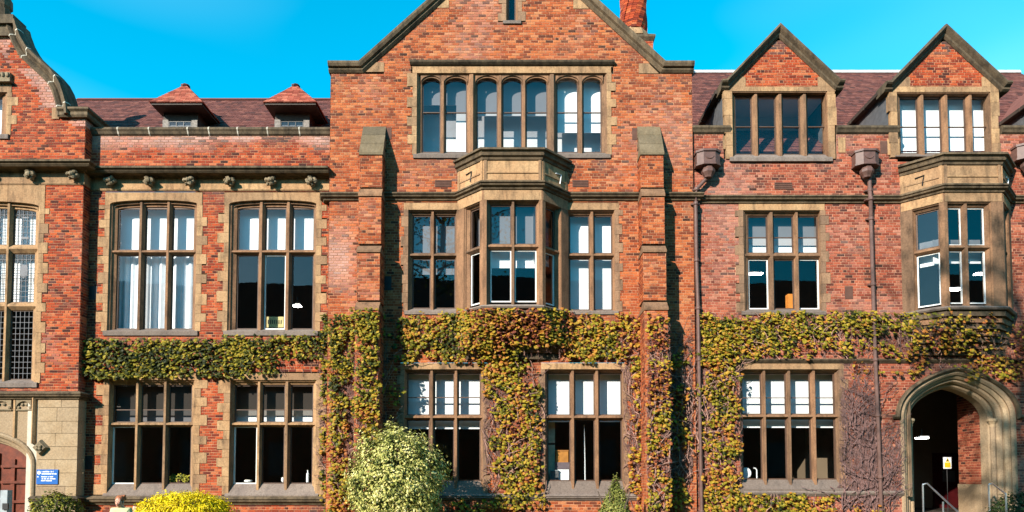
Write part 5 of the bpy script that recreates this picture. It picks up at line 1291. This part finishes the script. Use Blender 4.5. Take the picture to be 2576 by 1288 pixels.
sill_thing('storage_box', 'white box under the orange brown box behind the ground floor window', 'box', [('box', MB().box(p.x - .16, p.x + .22, Y - .02, Y + .35, p.z - .1, p.z + .32), M['white']), ('shelf', MB().box(p.x - .22, p.x + .24, Y - .03, Y + .36, p.z + .33, p.z + .55), mat_plain('purple grey shelf', (.12, .09, .10), .7))])
p = at(1398, 1206, Y)
sill_thing('printer', 'dark grey box at the lower left corner of the right central ground floor window', 'printer', [('body', MB().box(p.x - .18, p.x + .08, Y - .12, Y - .03, p.z - .1, p.z + .28), M['lead']), ('lid', MB().box(p.x - .19, p.x + .09, Y - .13, Y - .03, p.z + .28, p.z + .3), M['greypost'])])
p = at(1386, 1110, Y + .1)
sill_thing('partition_board', 'white board standing at the left edge of the right central ground floor window', 'board', [('panel', MB().box(p.x - .3, p.x + .13, Y + .1, Y + .13, p.z - 1.3, p.z + .64), M['cream']), ('strip', MB().box(p.x - .3, p.x + .13, Y + .095, Y + .099, p.z - .12, p.z - .05), M['timber'])])
p = at(1470, 1205, Y)
sill_thing('floor_lamp', 'slim pale floor lamp pole in the middle light of the right central ground floor window', 'lamp', [('pole', MB().tube([(p.x + .02, Y, p.z - .8), (p.x + .02, Y, p.z + .5), (p.x, Y, p.z + 1.75)], [.028, .02, .012], 6), M['white']), ('base', MB().lathe((p.x + .02, Y, p.z - .86), [(.16, 0), (.16, .03), (.03, .06)], 12), M['white'])])
Y = YR + .5; p = at(1876, 1190, Y)
sill_thing('desk_fan', 'round white desk fan on the sill of the four light ground floor window', 'fan', [('guard', MB().lathe((p.x, Y, p.z), [(.05, -.03), (.17, -.02), (.18, 0), (.17, .03), (.05, .05)], 16, 'y'), M['white']), ('stand', MB().tube([(p.x, Y + .06, p.z - .4), (p.x, Y + .06, p.z)], .025, 6), M['white'])])
p = at(1904, 1200, Y)
sill_thing('desk_lamp', 'small white curved desk lamp beside the round fan', 'lamp', [('arm', MB().tube([(p.x, Y, p.z - .3), (p.x, Y, p.z + .22), (p.x - .04, Y, p.z + .28), (p.x - .1, Y, p.z + .29)], .02, 6), M['white'])])
Y = YH + .38
for (px, nm, lab, wd, ht) in ((625, 'bowl', 'low white bowl on the left light sill of the second hall ground floor window', .13, .07), (714, 'mug', 'white mug on the middle light sill of the second hall ground floor window', .08, .15), (774, 'bottle', 'tall cream bottle at the right end of the second hall ground floor window sill', .045, .38)):
    p = at(px, 1213, Y)
    prof = [(wd * .7, 0), (wd, ht * .3), (wd, ht * .8), (wd * .8, ht)] if nm != 'bottle' else [(wd, 0), (wd, ht * .7), (wd * .45, ht * .82), (wd * .45, ht)]
    sill_thing(nm, lab, nm, [('body', MB().lathe((p.x, Y, p.z), prof, 12), M['white']), ('rim', MB().lathe((p.x, Y, p.z + ht), [(prof[-1][0] * 1.03, 0), (prof[-1][0] * 1.03, .012)], 12), M['cream'])])
p = at(452, 1212, YH + .4)
pot = thing('potted_plant', 'small leafy pot plant on the sill inside the first hall ground floor window', 'plant', p)
obj('pot', MB().lathe(p - Vector((0, 0, .1)), [(.08, 0), (.11, .16), (.12, .17)], 10), M['vent'], pot)
lv = []
for _ in range(120):
    q = p + Vector((ru(-.3, .32), ru(-.1, .08), ru(.02, .12) + .2 * rnd() ** 2)); lv.append((q, leaf_frame(Vector((ru(-.6, .6), -1, ru(0, 1))), Vector((ru(-1, 1), 0, -.5)), 0), ru(.07, .12), ru(.5, .95)))
foliage(pot, lv, OVAL, M['laurel'])

# ================================================================== people
SK = mat_plain('skin', (.55, .27, .18), .55, var=.08); SK.node_tree.nodes['Principled BSDF'].inputs['Subsurface Weight'].default_value = .1
def skin_body(name, verts, edges, radii, mat, parent, sub=2, root=0):
    me = bpy.data.meshes.new(name); me.from_pydata(verts, edges, []); o = bpy.data.objects.new(name, me); sc.collection.objects.link(o)
    m = o.modifiers.new('skin', 'SKIN'); m.use_smooth_shade = True
    for i, r in enumerate(radii): me.skin_vertices[0].data[i].radius = r if isinstance(r, tuple) else (r, r)
    for i in range(len(verts)): me.skin_vertices[0].data[i].use_root = (i == root)
    s = o.modifiers.new('sub', 'SUBSURF'); s.levels = sub; s.render_levels = sub
    dg = bpy.context.evaluated_depsgraph_get(); nm = bpy.data.meshes.new_from_object(o.evaluated_get(dg)); nm.name = name
    sc.collection.objects.unlink(o); bpy.data.objects.remove(o)
    nm.polygons.foreach_set('use_smooth', [True] * len(nm.polygons)); nm.materials.clear(); nm.materials.append(mat)
    return link(name, nm, None, WLOC[parent.name], parent)
def person(label, base, s, hairc, topc, legc, seated=False, arms=None, headtilt=.05):
    r = thing('person', label, 'person', base)
    hip = .5 if seated else .93; sh = hip + .50; nk = sh + .045; V = lambda *a: tuple(q * s for q in a)
    ky = -.42 if seated else 0.
    verts = [V(0, 0, hip), V(0, 0, hip + .2), V(0, 0, sh - .06), V(0, -.01, nk), V(0, -.03 - headtilt, nk + .085), V(0, -.02 - headtilt, nk + .17), V(0, .0 - headtilt * .6, nk + .225)]
    rad = [V(.15, .11), V(.13, .10), V(.15, .10), V(.055, .055), V(.065, .08), V(.08, .098), V(.06, .07)]
    edges = [(0, 1), (1, 2), (2, 3), (3, 4), (4, 5), (5, 6)]
    nose = len(verts); verts.append(V(0, -.12 - headtilt, nk + .105)); rad.append(V(.014, .02)); edges.append((4, nose))
    def chain(start, pts, rs):
        pv = start
        for p, q in zip(pts, rs): verts.append(V(*p)); rad.append(V(q, q)); edges.append((pv, len(verts) - 1)); pv = len(verts) - 1
        return pv
    for sg in (-1, 1):
        w = chain(2, [(sg * .17, 0, sh - .03), (sg * .215, -.01, sh - .28), (sg * .16, -.2, sh - .36), (sg * .10, -.27, sh - .34)], [.06, .046, .034, .03])
        for f in range(5):
            fx = sg * (.10 - .02) + (f - 2) * .018; chain(w, [(sg * .09 + (f - 2) * .016, -.32, sh - .335 - .004 * abs(f - 2)), (sg * .09 + (f - 2) * .015, -.355, sh - .35)], [.010, .008])
        if seated: chain(0, [(sg * .1, -.05, hip - .02), (sg * .11, ky, hip), (sg * .11, ky, .1), (sg * .11, ky - .14, .04)], [.09, .062, .045, .038])
        else: chain(0, [(sg * .1, 0, hip - .1), (sg * .105, -.01, .5), (sg * .11, .01, .1), (sg * .115, -.13, .04)], [.09, .062, .045, .038])
    b = skin_body('body', verts, edges, rad, SK, r)
    tv = [V(0, .0, hip - .02), V(0, 0, hip + .2), V(0, 0, sh - .05), V(0, -.005, nk + .0)]; tr = [V(.17, .135), V(.155, .125), V(.185, .125), V(.082, .085)]; te = [(0, 1), (1, 2), (2, 3)]
    for sg in (-1, 1):
        n0 = len(tv); tv += [V(sg * .17, 0, sh - .01), V(sg * .21, -.01, sh - .25)]; tr += [V(.082, .082), V(.07, .07)]; te += [(2, n0), (n0, n0 + 1)]
    skin_body('top', tv, te, tr, topc, r)
    lv_ = [V(0, 0, hip + .02)]; lr = [V(.165, .13)]; le = []
    for sg in (-1, 1):
        n0 = len(lv_)
        pts = [V(sg * .1, -.05, hip - .02), V(sg * .11, ky, hip), V(sg * .11, ky, .1)] if seated else [V(sg * .1, 0, hip - .1), V(sg * .105, -.01, .5), V(sg * .11, .01, .1)]
        lv_ += pts; lr += [V(.11, .11), V(.08, .08), V(.07, .07)]; le += [(0, n0), (n0, n0 + 1), (n0 + 1, n0 + 2)]
    skin_body('trousers', lv_, le, lr, legc, r)
    B = Vector(base); c = B + Vector(V(0, .012 - headtilt, nk + .185)); k = MB()
    k.lump(c, (.093 * s, .105 * s, .085 * s), 3, 14, 10, .12)
    for q_ in range(14):
        w = q_ * 2.39996; zz_ = ru(-.03, .07); rr_ = .075
        k.lump(c + Vector((rr_ * math.cos(w) * s, (.02 + rr_ * abs(math.sin(w)) * (1 if zz_ < .03 else .3)) * s, zz_ * s)), (.035 * s, .038 * s, .032 * s), q_, 8, 6, .3)
    obj('hair', k, hairc, r, True)
    for sg in (-1, 1):
        obj('eye', MB().lump(B + Vector(V(sg * .032, -.115 - headtilt, nk + .135)), (.012 * s, .008 * s, .009 * s), 1, 6, 4, 0), M['black'], r)
        obj('ear', MB().lump(B + Vector(V(sg * .083, -.01 - headtilt, nk + .125)), (.014 * s, .022 * s, .034 * s), 2, 7, 5, .1), SK, r)
    obj('mouth', MB().box(B.x - .025 * s, B.x + .025 * s, B.y + (-.118 - headtilt) * s, B.y + (-.10 - headtilt) * s, B.z + (nk + .062) * s, B.z + (nk + .07) * s), mat_plain('lips', (.35, .1, .08), .5), r)
    return r
p = at(306, 1243, -7.2); s1 = p.z / 1.77
person('person with short reddish hair in a pale green top, looking down', (p.x, -7.2, 0), s1, mat_plain('ginger hair', (.34, .105, .035), .6, var=.5, scale=30), mat_plain('pale green cotton', (.50, .50, .27), .9, var=.15), mat_plain('dark denim', (.03, .04, .07), .9), headtilt=.06)
p = at(343, 1269, -1.6); s2 = p.z / 1.37
bn = thing('bench', 'wooden bench behind the golden dome shrub', 'bench', (p.x, -1.55, 0))
for i in range(4): obj('slat', MB().box(p.x - .8, p.x + .8, -1.78 + i * .12, -1.68 + i * .12, .40, .44), M['timber_grey'], bn)
for sg in (-1, 1):
    obj('leg', MB().box(p.x + sg * .7 - .04, p.x + sg * .7 + .04, -1.76, -1.68, 0, .40), M['timber_grey'], bn); obj('leg', MB().box(p.x + sg * .7 - .04, p.x + sg * .7 + .04, -1.42, -1.34, 0, .8), M['timber_grey'], bn)
for i in range(2): obj('back_slat', MB().box(p.x - .8, p.x + .8, -1.36, -1.32, .55 + i * .14, .65 + i * .14), M['timber_grey'], bn)
person('seated person with pale hair in a black jacket beside the golden dome shrub', (p.x, -1.58, 0), s2, mat_plain('pale pink hair', (.55, .36, .34), .7), mat_plain('black jacket', (.012, .012, .014), .9), mat_plain('dark trousers', (.02, .02, .025), .9), seated=True)

# ================================================================== the range across the court: behind the viewer, seen only mirrored in the panes
ob = thing('opposite_range', 'brick range across the court behind the viewer, mirrored in the window panes', 'building', (0, -36, 0))
obj('wall', MB().box(-60, 60, -46, -34, 0, 14), M['brick_r'], ob)
obj('roof', MB().prism([(-46.5, 14), (-40, 20), (-33.5, 14)], 'x', -60.5, 60.5), M['tile'], ob)
for i in range(16):
    for zf in (2.2, 6.2, 10.2): obj('window', MB().box(-56 + i * 7, -53.5 + i * 7, -34.02, -33.97, zf, zf + 2.8), M['lead'], ob)

# ================================================================== the tall tree behind the viewer: shades the doorway end, mirrored in the panes
def tall_tree(label, x, y, h, zc0, rad, n):
    root = thing('tall_tree', label, 'tree', (x, y, 0)); k = MB()
    k.tube([(x, y, 0), (x + .1, y, h * .3), (x - .1, y + .1, h * .6), (x, y, h * .93)], [.5, .38, .24, .05], 10)
    obj('trunk', k, M['bark'], root); k = MB(); tips = []
    for i in range(26):
        z = zc0 - 1 + (h - zc0) * i / 27.; w = i * 2.4; r = rad * math.sqrt(max(.05, 1 - ((z + 1 - (zc0 + h) / 2) / ((h - zc0) / 2 + 1)) ** 2)) * ru(.75, 1)
        pts = [(x, y, z), (x + r * .45 * math.cos(w), y + r * .45 * math.sin(w), z + .8), (x + r * math.cos(w + .2), y + r * math.sin(w + .2), z + 1.6)]
        k.tube(pts, [.12, .07, .02], 6); tips += [Vector(pts[1]), Vector(pts[2]), Vector(pts[1]).lerp(Vector(pts[2]), .5)]
    obj('limbs', k, M['bark'], root); lv = []
    for i in range(n):
        t = random.choice(tips); p = t + Vector((random.gauss(0, .75), random.gauss(0, .75), random.gauss(0, .6)))
        lv.append((p, leaf_frame(Vector((ru(-1, 1), ru(-1, 1), ru(.1, 1))), Vector((ru(-1, 1), ru(-1, 1), -.6)), 0), ru(.16, .3), ru(.2, .8)))
    foliage(root, lv, OVAL, M['laurel'], 0, .1, name='crown')
tall_tree('tall leafy tree behind the viewer whose shade falls on the arched doorway', -5.0, -27.0, 26.0, 16.0, 4.6, 2400)
